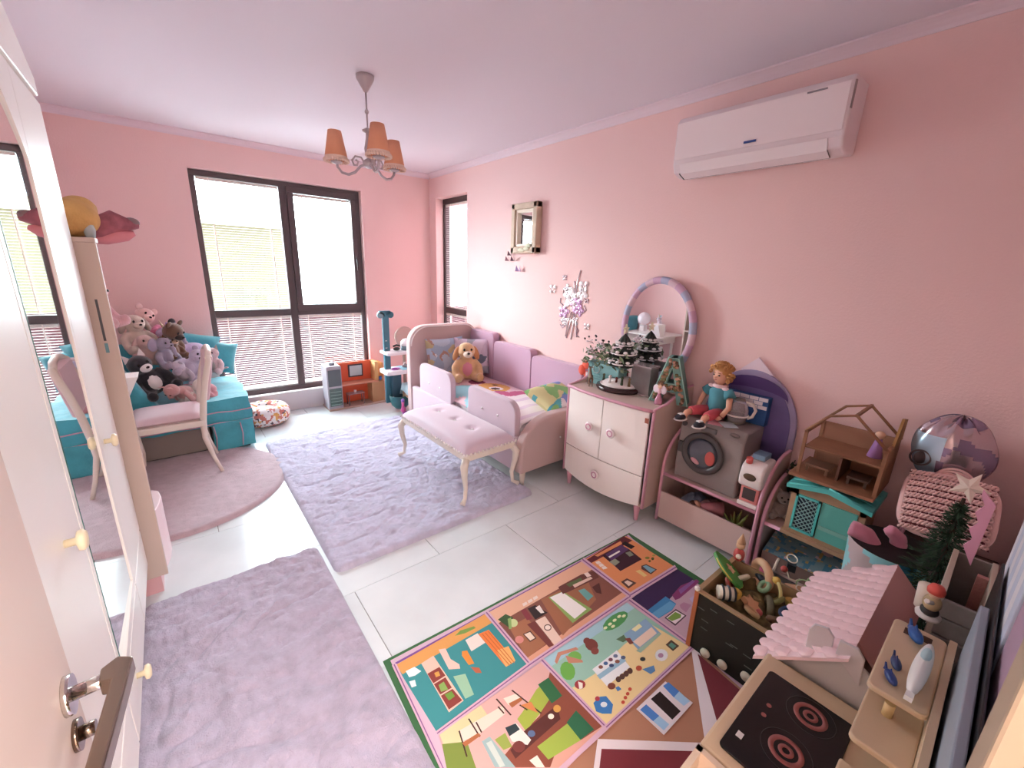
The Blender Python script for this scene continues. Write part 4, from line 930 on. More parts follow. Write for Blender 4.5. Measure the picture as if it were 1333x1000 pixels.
# things inside the first shelf
def car(label, p, s, rz, col):
    t = thing('toy_car', label, 'toy car', p, rz, s=s)
    put('car_body', MB().prism([(-.5, .1), (.5, .1), (.5, .25), (.3, .3), (.15, .45), (-.25, .45), (-.4, .3), (-.5, .28)], 'y', -.2, .2), M(col, .3), t, bev=.03)
    for x in (-.3, .3):
        for y in (-.2, .2): put('wheel', MB().cyl((x, y-.04, .1), (x, y+.04, .1), .1, n=14), M('#18181a', .5), t)
    return t
car('dark blue toy car at the left inside the toy shelf', (-.24, -3.85, .076), .24, 1.2, '#2b3a4e')
for (y, col, lb) in ((-3.90, '#7f8ea6', 'grey-blue bundle of doll cloth inside the toy shelf'), (-4.0, '#b88f92', 'dusty pink bundle of doll cloth inside the toy shelf')):
    b = MB(); b.grid(lambda a, c: (lambda th, ph: (-.2+.11*math.cos(th)*math.cos(ph)*(1+.3*nz(th*1.5, ph*2, y)), y-.01+.075*math.cos(th)*math.sin(ph)*(1+.4*nz(th*2, ph*2, y+4)), .16+.085*math.sin(th)*(1+.3*nz(th*3, ph*3, y+8))))(PI*(c-.5), 2*PI*a), 24, 14, closeu=True)
    tag(put('doll_cloth', b, M(col, .9), None), lb, 'cloth')
t = thing('fashion_doll', 'small pink-dressed doll lying inside the toy shelf', 'doll', (-.27, -4.03, .20), .6)
put('head', MB().ell((0, .07, .035), .028), M('#d9a58c', .6), t); put('dress', MB().cyl((0, .05, .03), (0, -.08, .03), .018, .05, 14), M('#c4828c', .7), t); put('hair', MB().ell((0, .085, .028), (.035, .03, .03)), M('#5a4034', .8), t)
t = thing('toy_ball', 'silver-grey ball inside the toy shelf', 'ball', (-.29, -4.05, .076)); put('ball', MB().ell((0, 0, .075), .055, nu=20, nv=12).torus((0, 0, .075), .056, .004, 'y'), M('#8d8790', .3), t)
t = thing('toy_plant', 'yellow-green plastic plant at the right inside the toy shelf', 'toy plant', (-.28, -4.20, .076))
lv = MB()
for i in range(16):
    a = rnd.random()*6.3; h = rnd.uniform(.12, .22); q = Vector((math.cos(a)*rnd.uniform(.03, .07), math.sin(a)*rnd.uniform(.03, .09), h))
    lv.tube([(0, 0, .0), q*.6+Vector((0, 0, .04)), q], [.004, .008, .003], 5)
put('leaves', lv, M('#7d8440', .7), t, kind='stuff'); put('pot', MB().lathe([(.0, 0), (.03, 0), (.04, .05), (.0, .05)], (0, 0, 0), 14), M('#4a4a40', .6), t)
# ---- toy washing machine
WG = M('#8d8380', .5)
wm_ = thing('toy_washing_machine', 'grey toy washing machine with round dark door on the toy shelf', 'toy washing machine', (-.19, -3.985, .376))
wx, wy0, wy1, wz0, wz1 = -.315, -4.18, -3.80, .376, .775
put('body', MB().prism([(-.06, wz0), (wx, wz0), (wx-.01, wz0+.1), (wx+.0, wz1-.06), (wx+.03, wz1), (-.06, wz1)], 'y', wy0, wy1), WG, wm_, True, bev=.012, seg=3)
cyw, czw = -3.965, .585
dd = put('door', MB().lathe([(.095, 0), (.125, -.004), (.13, -.016), (.118, -.026), (.098, -.022), (.09, -.010)], (wx-.004, cyw, czw), 36, ax='x'), M('#4a4444', .35), wm_, True)
put('glass', MB().lathe([(.10, -.012), (.07, -.022), (.0, -.028)], (wx-.004, cyw, czw), 28, ax='x'), M('#555a66', .1, coat=.5), dd, True)
put('latch', MB().box(wx-.022, wx-.002, cyw+.115, cyw+.155, czw-.035, czw+.035), M('#4a4444', .35), dd, True, bev=.004)
put('clothes', MB().ell((wx-.03, cyw-.055, czw-.01), (.006, .03, .045)), M('#c2574f', .6), dd, True, label='red cloth behind the door'); put('clothes', MB().ell((wx-.03, cyw+.03, czw-.055), (.006, .03, .015), rot(.4)), M('#d9a0a8', .6), dd, True, label='pink cloth behind the door')
put('control_panel', MB().box(wx-.008, wx+.01, -4.02, -3.93, wz1-.055, wz1-.025), M('#6b6462', .4), wm_, True, bev=.003)
put('dial', MB().cyl((wx-.004, -3.83, wz1-.04), (wx-.016, -3.83, wz1-.04), .014, n=14), M('#3b3636', .4), wm_, True); put('badge', MB().ell((wx+.005, -4.12, wz1-.025), (.006, .028, .012)), M('#6a5f5e', .4), wm_, True)
# ---- doll sitting on the washing machine
dl = thing('doll', 'curly blond doll in a teal shirt and red trousers sitting on the toy washing machine', 'doll', (-.17, -3.93, .777), -PI/2-.25, s=.40)
SK = M('#e0a98e', .6); TS = M('#4f93a0', .8); RT = M('#c4505a', .8)
def limb(name, pts, r, m, n=8): return put(name, MB().tube(pts, r, n), m, dl)
put('torso', MB().tube([(0, 0, .05), (0, .02, .2), (0, .03, .42), (0, .02, .50)], [.13, .13, .15, .08], 14), TS, dl)
put('collar', MB().torus((0, .02, .50), .085, .03, 'z', 18, 6).ell((.12, -.02, .48), (.06, .04, .03)).ell((-.12, -.02, .48), (.06, .04, .03)), M('#eecfd2', .8), dl)
for sx in (-1, 1):
    limb('sleeve', [(sx*.14, .02, .45), (sx*.22, -.01, .36)], [.07, .08], TS)
    a = limb('arm', [(sx*.21, -.01, .36), (sx*.25, -.05, .22), (sx*.22, -.14, .1)], [.045, .04, .033], SK); 
    put('hand', MB().ell((sx*.215, -.17, .07), (.035, .045, .03)).tube([(sx*.20, -.17, .07), (sx*.19, -.22, .05)], [.012, .009], 6).tube([(sx*.22, -.18, .07), (sx*.215, -.235, .05)], [.012, .009], 6).tube([(sx*.24, -.17, .07), (sx*.24, -.225, .05)], [.012, .009], 6), SK, a)
    lg = limb('leg', [(sx*.08, 0, .08), (sx*.13, -.22, .1), (sx*.15, -.36, .09)], [.10, .08, .07], RT)
    limb('leg', [(sx*.15, -.34, .09), (sx*.16, -.42, .07), (sx*.17, -.47, -.01)], [.05, .045, .04], SK)
    put('shoe', MB().ell((sx*.175, -.52, .0), (.06, .10, .055)), M('#2a2d38', .5), dl); put('shoelace', MB().box(sx*.175-.03, sx*.175+.03, -.56, -.48, .045, .06).torus((sx*.175, -.52, -.03), .07, .012, 'z', 16, 5, ecc=1.5), M('#f2f0ee', .6), dl)
hd_ = MB(); hd_.ell((0, 0, .66), (.115, .115, .135)); hd_.ell((0, -.11, .645), (.018, .02, .018)); hd_.tube([(0, .01, .48), (0, .01, .58)], [.045, .045], 10)
for sx in (-1, 1): hd_.ell((sx*.115, 0, .65), (.015, .025, .03))
hd = put('head', hd_, SK, dl)
for sx in (-1, 1):
    put('eye', MB().ell((sx*.045, -.106, .675), (.018, .01, .013)), M('#3a2a26', .2), hd); put('eyebrow', MB().box(sx*.045-.02, sx*.045+.02, -.115, -.105, .705, .712), M('#7d5236', .8), hd)
put('mouth', MB().ell((0, -.112, .605), (.025, .008, .008)), M('#b8505a', .5), hd)
hr = MB(); rr_ = random.Random(3)
for i in range(80):
    a = rr_.uniform(0, 6.3); e = rr_.uniform(-.9, 1.5); R_ = .15
    v = Vector((math.cos(a)*math.cos(e)*R_*1.15, math.sin(a)*math.cos(e)*R_, .69+math.sin(e)*R_*1.05))
    if v.y < -.07 and v.z < .77: continue
    hr.torus(v, .028, .013, rr_.choice('xyz'), 8, 5)
hr.ell((0, .02, .69), (.13, .12, .14)); put('hair', hr, M('#c79058', .8, var=.2), hd)
# ---- kettle, tile-printed box, slim papers, arch board
kt = thing('toy_kettle', 'clear glass toy kettle with white handle on the washing machine', 'kettle', (-.155, -4.05, .777), .3)
put('jug', MB().lathe([(.045, .012), (.056, .05), (.054, .085), (.04, .12), (.032, .135), (.034, .14), (.045, .12), (.058, .085), (.06, .05), (.05, .012)], (0, 0, 0), 24), M('#cfc8cc', .08, trans=.7, ior=1.3), kt)
put('base', MB().lathe([(.0, 0), (.05, 0), (.052, .014), (0, .016)], (0, 0, 0), 24), M('#6d6762', .4), kt); put('lid', MB().lathe([(.034, .138), (.03, .148), (0, .152)], (0, 0, 0), 20), M('#6f6d66', .4), kt)
put('handle', MB().tube([(0, -.03, .13), (0, -.075, .125), (0, -.092, .09), (0, -.08, .05), (0, -.056, .035)], .009, 8), M('#e7e0da', .4), kt); put('belt', MB().torus((0, 0, .05), .06, .005), M('#e7e0da', .4), kt)
bkb = thing('tile_box', 'box printed with white bricks above deep blue behind the toy kettle', 'box', (-.07, -4.05, .777))
put('box_body', B(-.095, -.045, -4.185, -3.93, .777, .945), M('#2c5a94', .6), bkb, True)
k = 0
for r in range(3):
    for c in range(5):
        y = -4.183+.052*c+(.026 if r % 2 else 0); put('brick', B(-.099, -.095, y+.002, min(y+.050, -3.932), .875+.024*r, .896+.024*r), M('#efe9ee', .6), bkb, True)
for i, (yy, cl, lb) in enumerate(((-3.99, '#e0a8b8', 'pink paper card lying on the toy washing machine'), (-4.05, '#cfe0e4', 'pale blue paper card lying on the toy washing machine'))):
    o = tag(put('paper_card', MB().box(-.05, .05, -.04, .04, 0, .002), M(cl, .7)), lb, 'card'); o.location = (-.27+.02*i, yy, .777+.002*i); o.rotation_euler[2] = .5*i+.3
ab = thing('arch_board', 'purple arched board leaning on the wall behind the toys', 'board', (-.02, -4.08, .38))
def arch(y0, y1, z0, zt, dx0, dx1):
    pts = [(y0, z0)]+[((y0+y1)/2+(y1-y0)/2*math.cos(PI-PI*i/24)*-1*-1, zt-(y1-y0)/2*1.25+(y1-y0)/2*1.25*math.sin(PI*i/24)) for i in range(25)]+[(y1, z0)]
    return MB().prism(pts, 'x', dx0, dx1)
ab2 = put('panel', arch(-4.33, -3.80, .38, 1.085, -.035, -.012), M('#a79bc0', .5, var=.2, vs=4), ab, True, bev=.004)
put('inner_panel', arch(-4.30, -3.83, .38, 1.05, -.039, -.034), M('#70609a', .45, var=.25, vs=5), ab2, True); put('crescent', MB().prism([(-4.065+.20*math.cos(a), .93+.12*math.sin(a)) for a in [PI*i/16 for i in range(17)]]+[(-4.065+.20*math.cos(a), .93+.05*math.sin(a)) for a in [PI-PI*i/16 for i in range(1, 16)]], 'x', -.043, -.038), M('#4d3575', .5), ab2, True)
put('crest', MB().prism([(-4.16, 1.07), (-3.97, 1.07), (-4.065, 1.16)], 'x', -.03, -.014), M('#e9d5df', .3), ab, True, label='pale pointed crest')
# ---- toy coffee machine
cf = thing('toy_coffee_machine', 'white and coral toy coffee machine at the edge of the toy shelf', 'toy coffee machine', (-.24, -4.265, .376), 0)
put('base', B(-.345, -.20, -4.31, -4.205, .376, .40), M('#ece2dd', .35), cf, True, bev=.006); put('brew_body', B(-.335, -.20, -4.305, -4.21, .40, .50), M('#dd8a86', .4), cf, True, bev=.006)
put('window', MB().box(-.338, -.333, -4.29, -4.225, .42, .485), M('#514848', .15), cf, True)
put('head', MB().prism([(-.36, .50), (-.37, .56), (-.35, .62), (-.30, .645), (-.20, .65), (-.19, .50)], 'y', -4.318, -4.197), M('#efe6e2', .3), cf, True, bev=.015, seg=3)
put('badge', MB().ell((-.368, -4.255, .565), (.006, .034, .02)), M('#4a3a24', .3), cf, True); put('water_tank', B(-.30, -.21, -4.29, -4.225, .65, .68), M('#7f9cb4', .2), cf, True, bev=.004)
put('button', MB().cyl((-.325, -4.225, .63), (-.330, -4.225, .66), .017, n=14), M('#d8605c', .4), cf, True)
# ---- barn playhouse
WD = M('#b18e70', .6, var=.12, vs=14); TQ = M('#58c4bf', .45); WD2 = M('#96694c', .65, var=.15, vs=14)
bh = thing('barn_playhouse', 'wooden barn playhouse with turquoise roof and lattice door on the lower shelf', 'playhouse', (-.25, -4.60, .336))
hx = -.36; hy0, hy1, hz0, hz1 = -4.755, -4.455, .336, .60
gab = [(hy0, hz0), (hy1, hz0), (hy1, hz1-.03), ((hy0+hy1)/2+.02, hz1+.0), (hy0, hz1-.03)]
put('floor_board', B(hx-.015, -.10, hy0-.01, hy1+.01, hz0, hz0+.02), WD, bh, True, bev=.002)
put('wall', MB().box(hx, hx+.015, hy0, hy1, hz0+.02, .385).box(hx, hx+.015, hy0, hy0+.025, .385, hz1).box(hx, hx+.015, hy1-.03, hy1, .385, hz1).prism([(hy0, hz1-.03), (hy1, hz1-.03), (hy1, hz1), ((hy0+hy1)/2, hz1+.03), (hy0, hz1)], 'x', hx, hx+.015), WD, bh, True, kind='stuff')
put('wall', B(hx+.015, -.10, hy1-.012, hy1, hz0+.02, hz1), WD, bh, True); put('wall', B(hx+.015, -.10, hy0, hy0+.012, hz0+.02, hz1), WD, bh, True); put('wall', B(-.112, -.10, hy0, hy1, hz0+.02, hz1), WD, bh, True)
ld_ = put('door', MB().box(hx-.012, hx, hy1-.13, hy1-.12, .38, .575).box(hx-.012, hx, hy1-.035, hy1-.025, .38, .575).box(hx-.012, hx, hy1-.13, hy1-.025, .38, .39).box(hx-.012, hx, hy1-.13, hy1-.025, .565, .575), TQ, bh, True, kind='stuff', label='turquoise lattice door')
lt = MB(); Y0, Y1, Z0, Z1 = hy1-.12, hy1-.035, .39, .565
for i in range(-8, 10):
    for sg in (-1, 1):
        c0 = i*.0225; a0, a1 = 0, Y1-Y0
        # line z = Z0 + c0 + sg*t clipped to the door
        ts = [t_ for t_ in (0, a1)]
        if sg > 0: tA = max(0, -c0); tB = min(a1, Z1-Z0-c0)
        else: tA = max(0, c0-(Z1-Z0)); tB = min(a1, c0)
        if tB-tA > .004: lt.tube([(hx-.006, Y0+tA, Z0+c0+sg*tA), (hx-.006, Y0+tB, Z0+c0+sg*tB)], .0022, 4)
put('lattice', lt, M('#9fc6c4', .5), ld_, True, kind='stuff')
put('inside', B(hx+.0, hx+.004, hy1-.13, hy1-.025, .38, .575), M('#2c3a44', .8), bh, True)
rdp = put('door', B(hx-.008, hx+.004, hy0+.028, hy1-.135, .38, .575), M('#5fb0a4', .4), bh, True, label='teal closed panel door'); put('rail', B(hx-.012, hx-.006, hy0+.035, hy1-.14, .435, .455), M('#82b8ac', .4), rdp, True)
for sg, ye in ((1, hy1+.02), (-1, hy0-.02)):
    ym = (hy0+hy1)/2; put('roof', MB().prism([(ym, .635), (ye, .60), (ye, .622), (ym, .66)], 'x', hx-.03, -.09), TQ, bh, True)
    for i in range(4):
        f0 = .2+.2*i; put('slat', MB().cyl((hx-.028+.07*i, ye-sg*.01, .624), (hx-.028+.07*i, ym, .665), .005, n=6), TQ, bh, True)
# small dark plush/bits left of the barn
t = plush('grey_toy_cat', 'grey-brown soft toy cat between the coffee machine and the barn playhouse', (-.22, -4.395, .337), .17, '#8a7c78', 'cat', -1.2)
t = thing('toy_bush', 'small dark green plastic bush behind the coffee machine', 'toy plant', (-.10, -4.40, .337)); b = MB()
for i in range(70):
    R = rot(rnd.random()*6, rnd.random()*6, 0); q = Vector((rnd.uniform(-.05, .05), rnd.uniform(-.06, .06), rnd.uniform(.12, .28))); s_ = .022
    b.add([q+(R @ Vector(k)) for k in ((-s_, 0, 0), (0, s_*.5, 0), (s_, 0, 0), (0, -s_*.5, 0))], [(0, 1, 2, 3)])
put('foliage', b, M('#3c4a32', .8), t, kind='stuff'); put('stem', MB().cyl((0, 0, 0), (0, 0, .2), .012, n=8), M('#4a3a2c', .8), t)
# ---- open wooden doll house on top
oh = thing('wooden_dollhouse', 'open brown wooden doll house with gabled frame on top of the barn playhouse', 'playhouse', (-.23, -4.60, .665))
ox0, ox1, oy0, oy1, oz = -.36, -.08, -4.765, -4.45, .668
put('floor_board', B(ox0-.03, ox1, oy0-.0, oy1+.02, oz, oz+.015), WD2, oh, True, bev=.002)
for x in (ox0, ox1-.014):
    for y in (oy0, oy1-.014): put('post', B(x, x+.014, y, y+.014, oz+.015, .90), WD2, oh, True)
put('wall', B(ox1-.01, ox1, oy0+.014, oy1-.014, oz+.015, .90), M('#9c7058', .7), oh, True)
put('wall', B(ox0+.014, ox1-.014, oy0, oy0+.008, oz+.015, .90), M('#a87f5c', .7, var=.2), oh, True)
put('upper_floor', B(ox0+.06, ox1, oy0, oy1, .80, .81), WD2, oh, True)
put('inner_wall', B(ox0+.05, ox1, -4.61, -4.60, oz+.015, .80), M('#6e4c3c', .7), oh, True)
ym = (oy0+oy1)/2
for x in (ox0, ox1-.014):
    g = put('gable', MB().tube([(x+.007, oy1, .90), (x+.007, ym+.075, 1.0), (x+.007, ym-.02, 1.03), (x+.007, oy0, .90)], .007, 6), WD2, oh, True)
for y, z in ((oy0+.007, .90), (oy1-.007, .90), (ym-.02, 1.03)): put('beam', B(ox0, ox1, y-.006, y+.006, z-.006, z+.006), WD2, oh, True)
put('attic_wall', MB().prism([(ox0+.1, .90), (ox1, .90), (ox1, 1.0), (ox1-.1, 1.02)], 'y', oy0-.002, oy0+.008), M('#a87f4c', .7), oh, True)
t = thing('doll_figure', 'tiny doll in a lilac dress in the attic of the open wooden doll house', 'doll', (-.18, -4.70, .81)); put('dress', MB().lathe([(.03, 0), (.02, .05), (.012, .09)], (0, 0, 0), 14), M('#a67ab8', .7), t); put('head', MB().ell((0, 0, .11), .02), M('#e0b49a', .6), t)
for (y, w_, cl, nm, lb) in ((-4.52, .05, '#7d5a44', 'toy_bed', 'tiny wooden bed on the ground floor of the open doll house'), (-4.68, .04, '#5a4034', 'toy_table', 'tiny dark table on the ground floor of the open doll house')):
    t = thing(nm, lb, 'toy furniture', (-.26, y, .684)); put('top', B(-.05, .05, -w_, w_, .03, .04), M(cl, .6), t)
    for sx in (-.04, .04):
        for sy in (-1, 1): put('leg', B(sx-.005, sx+.005, sy*w_*.8-.005, sy*w_*.8+.005, 0, .03), M(cl, .6), t)
# ---- boxes on the lower shelf's floor
bx = thing('game_box', 'shallow game box printed with blue and gold shapes inside the lower shelf', 'box', (-.27, -4.60, .076), 0)
gm = MB(); gm.grid(lambda a, b: (-.335+.19*a, -4.88+.50*b, .17+.07*a), 24, 40, 0, False)
print_faces(gm, lambda c: 0 if nz(c.x*30, c.y*22, 3) < .05 else (1 if nz(c.x*20, c.y*30, 9) < .05 else (2 if nz(c.x*40, c.y*40, 5) < .1 else 3)), 0)
put('picture_lid', gm, [M('#7a9298', .35), M('#4f7f96', .35), M('#b8955e', .35), M('#c7a8ae', .35)], bx, True); put('box_body', MB().prism([(-.335, .085), (-.335, .169), (-.145, .239), (-.145, .085)], 'y', -4.88, -4.38), M('#7d6258', .5), bx, True)
for i in range(12):
    q = Vector((-.335+.19*rnd.random(), -4.86+.46*rnd.random(), 0)); put('stud', MB().ell((q.x, q.y, .172+.07*(q.x+.335)/.19), (.007, .007, .004), nu=8, nv=4), M('#d8b878', .3, .5), bx, True)
tag(put('pink_ball', MB().ell((-.385, -4.41, .055), .055, nu=18, nv=12), M('#c25a7c', .4), None), 'pink rubber ball on the floor in front of the lower shelf', 'ball')

# ============================================================ toy box on the play rug, full of wooden toys
tb_ = thing('toy_box', 'wooden toy box with a chalkboard side and round knobs on the play rug', 'toy box', (-.91, -4.55, RZ))
X0, X1, Y0b, Y1b, ZT = -1.09, -.73, -4.72, -4.38, .30; ZB = RZ+.002
TW = M('#a98f6b', .6, var=.12, vs=14)
cbp = put('side_panel', B(X0, X0+.012, Y0b, Y1b, ZB, ZT), M('#15170f', .6, var=.2), tb_, True, label='black chalkboard side'); put('side_panel', B(X1-.012, X1, Y0b, Y1b, ZB, ZT), TW, tb_, True)
put('side_panel', B(X0+.012, X1-.012, Y1b-.012, Y1b, ZB, ZT), TW, tb_, True); put('side_panel', B(X0+.012, X1-.012, Y0b, Y0b+.012, ZB, ZT), TW, tb_, True); put('bottom', B(X0+.012, X1-.012, Y0b+.012, Y1b-.012, ZB, .10), TW, tb_, True)
put('rim', MB().box(X0-.006, X0+.014, Y0b, Y1b+.006, ZT, ZT+.008), TW, tb_, True); put('rim', MB().box(X0+.014, X1, Y1b-.014, Y1b+.006, ZT, ZT+.008), TW, tb_, True)
put('corner_post', B(X0-.006, X0+.0, Y1b-.012, Y1b+.006, ZB, ZT), M('#b0663e', .6), tb_, True)
put('corner_cap', MB().ell((X0, Y1b, ZT+.012), (.012, .012, .012), nu=8, nv=6), M('#e9e4dc', .5), tb_, True)
for px, py in ((918, 850), (940, 865), (971, 881)):
    q = at(px, py, 'x', X0-.012)
    if q.z < .03: q.z = .03
    put('knob', MB().lathe([(.006, 0), (.006, -.008), (.02, -.010), (.02, -.018), (0, -.02)], (X0, q.y, q.z), 18, ax='x'), M('#c9c2ae', .5), tb_, True)
for i in range(9):
    y, z = rnd.uniform(Y0b+.06, Y1b-.04), rnd.uniform(.1, .26); put('chalk_mark', B(X0-.0008, X0, y, y+.03, z, z+.004), M('#5d6460', .9), tb_, True)
tag(put('toy_heap', MB().grid(lambda a, b: (X0+.012+(X1-X0-.024)*a, Y0b+.012+(Y1b-Y0b-.024)*b, .235+.06*nz(a*5, b*5, 2)), 30, 30), M('#7a6a44', .9, var=.5, vs=30), None, True), 'jumbled small wooden toy pieces filling the toy box', 'toys', kind='stuff')
def wtoy(name, label, px, py, z, parts, rz=0., rx=0., cat='wooden toy', ry=0.):
    q = at(px, py, 'z', z); t = thing(name, label, cat, tuple(q), rz, rx=rx, ry=ry)
    for n_, mb, m in parts: put(n_, mb, m, t)
    return t
GR = M('#4d9a45', .5); YW = M('#d8b45a', .5); CW = M('#d9b08a', .5); DKB = M('#2a3038', .4); RDc = M('#c4504a', .5); CRM = M('#efe6d2', .4)
dk = []
wtoy('green_leaf_toy', 'green wooden leaf-shaped board standing in the toy box', 949, 742, .31, [('board', MB().prism([(.085*math.cos(a)*(1+.12*math.sin(3*a)), .06*math.sin(a)) for a in [2*PI*i/28 for i in range(28)]], 'z', -.008, .008), GR), ('flower', MB().prism(star(5, .026, .012), 'z', .008, .014), CW), ('edge', MB().torus((0, 0, 0), .082, .004, 'z', 28, 5, ecc=.72), YW)], 1.2, .5, ry=-.4)
wtoy('toy_drum', 'small white and black toy drum lying at the corner of the toy box', 944, 772, .30, [('drum_shell', MB().cyl((-.03, 0, 0), (.03, 0, 0), .028, n=20), CRM), ('stripe', MB().torus((-.012, 0, 0), .029, .005, 'x', 20, 6), DKB), ('stripe', MB().torus((.012, 0, 0), .029, .005, 'x', 20, 6), DKB), ('drum_head', MB().cyl((.03, 0, 0), (.038, 0, 0), .03, n=20), DKB)], -.9)
wtoy('wooden_ring', 'pale wooden ring standing upright in the toy box', 992, 748, .30, [('ring', MB().torus((0, 0, 0), .055, .018, 'y', 32, 10), CW), ('peg', MB().cyl((-.035, 0, -.02), (.03, 0, -.02), .014, n=12), DKB)], .9)
wtoy('wooden_clown', 'wooden figure with pointed hat behind the green leaf toy', 962, 722, .33, [('torso', MB().ell((0, 0, 0), (.025, .025, .035)), RDc), ('head', MB().ell((0, 0, .05), .02), CW), ('hat', MB().cyl((0, 0, .065), (0, 0, .115), .02, .002, 12), CW), ('hand', MB().ell((.035, 0, .01), .012), CRM), ('hand', MB().ell((-.035, 0, .01), .012), CRM)], .3)
wtoy('xylophone_mallet', 'cream wooden stick with metal hook in the toy box', 1010, 735, .30, [('stick', MB().cyl((-.055, 0, 0), (.055, 0, 0), .006, n=8), CRM), ('hook', MB().torus((-.065, 0, 0), .01, .0025, 'y', 12, 5), M('#d8d2c8', .3, .8))], .15)
wtoy('black_cube_toy', 'black cube with a cream cord loop in the toy box', 1030, 738, .31, [('cube', MB().cb((0, 0, 0), (.035, .035, .035)), DKB), ('cord', MB().torus((.04, 0, .02), .035, .003, 'z', 24, 6, ecc=.6), CRM)], .3)
wtoy('red_bead', 'red wooden bead beside the black cube in the toy box', 1021, 741, .31, [('bead', MB().ell((0, 0, 0), .015, nu=14, nv=10), RDc), ('cord', MB().tube([(0, -.01, 0), (-.02, -.03, -.02), (.0, -.05, -.03), (.03, -.06, -.03)], .003, 6), CRM)])
wtoy('yellow_arch_toy', 'curved yellow-cream wooden arch lying in the toy box', 1008, 768, .29, [('arch', MB().tube([(.05*math.cos(a), 0, .05*math.sin(a)) for a in [PI*i/12 for i in range(13)]], .007, 8), M('#e0d08a', .5)), ('bead', MB().ell((.0, 0, .05), .016), YW)], .8)
wtoy('tan_block', 'tan oblong wooden block in the toy box', 1034, 768, .27, [('block', MB().cb((0, 0, 0), (.075, .035, .03)), CW), ('ring', MB().torus((.02, 0, .015), .016, .003), CRM)], -.9, .3)
wtoy('green_hoops', 'pale green wire hoops in the toy box', 1048, 765, .27, [('hoop', MB().torus((0, 0, 0), .035, .003, 'x'), M('#a9c08a', .5)), ('hoop', MB().torus((0.02, 0, 0), .035, .003, 'y'), M('#a9c08a', .5))])
wtoy('wooden_star', 'pale orange wooden star piece in the toy box', 978, 788, .25, [('star', MB().prism(star(6, .045, .026), 'z', -.012, .012), M('#dba67c', .5)), ('spot', MB().ell((-.02, -.03, .01), .014), M('#cf6a6a', .5))], .3, .5)
wtoy('grey_arch_block', 'dark olive arch block in the middle of the toy box', 1000, 792, .24, [('arch', MB().tube([(.04*math.cos(a), 0, .04*math.sin(a)) for a in [PI*i/10 for i in range(11)]], .014, 8), M('#6d6850', .6)), ('cube', MB().cb((.03, .04, 0), (.03, .03, .03)), M('#8d7a4c', .6))], .5)
wtoy('yellow_cup', 'yellow and orange wooden cup near the dollhouse roof in the toy box', 1028, 785, .26, [('cup', MB().lathe([(.014, -.015), (.02, .015), (.014, .018), (0, .0)], (0, 0, 0), 14), YW), ('bead', MB().ell((.03, -.01, 0), .013), M('#d07a3c', .5))])

first = None
for cn, ch_, fx, fy in (('dark brown', '#5f452f', .3, .2), ('olive', '#7f7a45', .7, .3), ('tan', '#c9a274', .25, .45), ('cream', '#e6dcc0', .75, .75), ('brick red', '#a04a3c', .5, .85), ('navy', '#2e3d5c', .55, .15), ('mustard', '#c79a3c', .35, .7), ('mint green', '#8fb08a', .8, .5)):
    rg = MB().tube([(.024*math.cos(a), .024*math.sin(a), 0) for a in [2*PI*k/14 for k in range(14)]], .010, 7, closed=True)
    o = tag(put('wooden_hoop', rg, M(ch_, .5)), cn+' wooden hoop lying in the heap in the toy box', 'wooden toy', 'wooden hoops in the toy box')
    o.location = (X0+(X1-X0)*fx, Y0b+(Y1b-Y0b)*fy, .27+.03*rnd.random()); o.rotation_euler = (rnd.uniform(-1, 1), rnd.uniform(-1, 1), rnd.random()*3)
# ============================================================ toy kitchen in the near corner
KW = M('#d0b798', .5, var=.06, vs=10)
kz = .50
c1, c2 = at(1003, 850, 'z', kz), at(890, 985, 'z', kz)
KX1 = c1.x; KY1 = (c1.y+c2.y)/2; KX0 = -2.0; KY0 = -5.06
kt = thing('toy_kitchen', 'light wood toy kitchen with black two-ring hob in the near right corner', 'toy kitchen', ((KX0+KX1)/2, -4.9, 0))
hb0, hb1 = at(1000, 872, 'z', kz), at(950, 978, 'z', kz); hb2 = at(1115, 945, 'z', kz)
HX1 = hb0.x; HX0 = hb1.x-.01; HY1 = hb0.y-.005; HY0 = hb2.y
wk = put('worktop', MB().box(HX0-.03, KX1, KY0, KY1, kz-.02, kz), KW, kt, True, bev=.008)
put('side_panel', B(KX1-.02, KX1-.005, KY0, KY1-.01, .02, kz-.02), KW, kt, True); put('front_panel', B(HX0, KX1-.02, KY1-.03, KY1-.012, .02, kz-.02), KW, kt, True)
hob = put('hob', MB().prism(rrect(HX0, HX1, HY0, HY1, .012), 'z', kz, kz+.006), M('#0e0d0e', .25), kt, True, bev=.002, label='black hob')
HR = M('#965450', .4)
for px, py in ((1055, 933), (1023, 978)):
    q = at(px, py, 'z', kz+.006)
    put('burner_ring', MB().lathe([(.008, kz+.0062), (.008, kz+.0068), (.017, kz+.0068), (.017, kz+.0062)], (q.x, q.y, 0), 32, cap=False), HR, hob, True); put('burner_ring', MB().lathe([(.026, kz+.0062), (.026, kz+.0068), (.038, kz+.0068), (.038, kz+.0062)], (q.x, q.y, 0), 40, cap=False), HR, hob, True)
    put('burner_ring', MB().lathe([(.054, kz+.0062), (.054, kz+.0067), (.055, kz+.0067), (.055, kz+.0062)], (q.x, q.y, 0), 40, cap=False), M('#4a4444', .4), hob, True)
for px, py in ((1001, 919), (994, 931)):
    q = at(px, py, 'z', kz+.006); put('touch_spot', MB().cyl((q.x, q.y, kz+.006), (q.x, q.y, kz+.008), .006, n=12), HR, hob, True)
q = at(963, 957, 'z', kz+.006); put('control_sticker', B(q.x-.009, q.x+.009, q.y-.007, q.y+.007, kz+.006, kz+.0075), M('#d8d4d2', .5), hob, True)
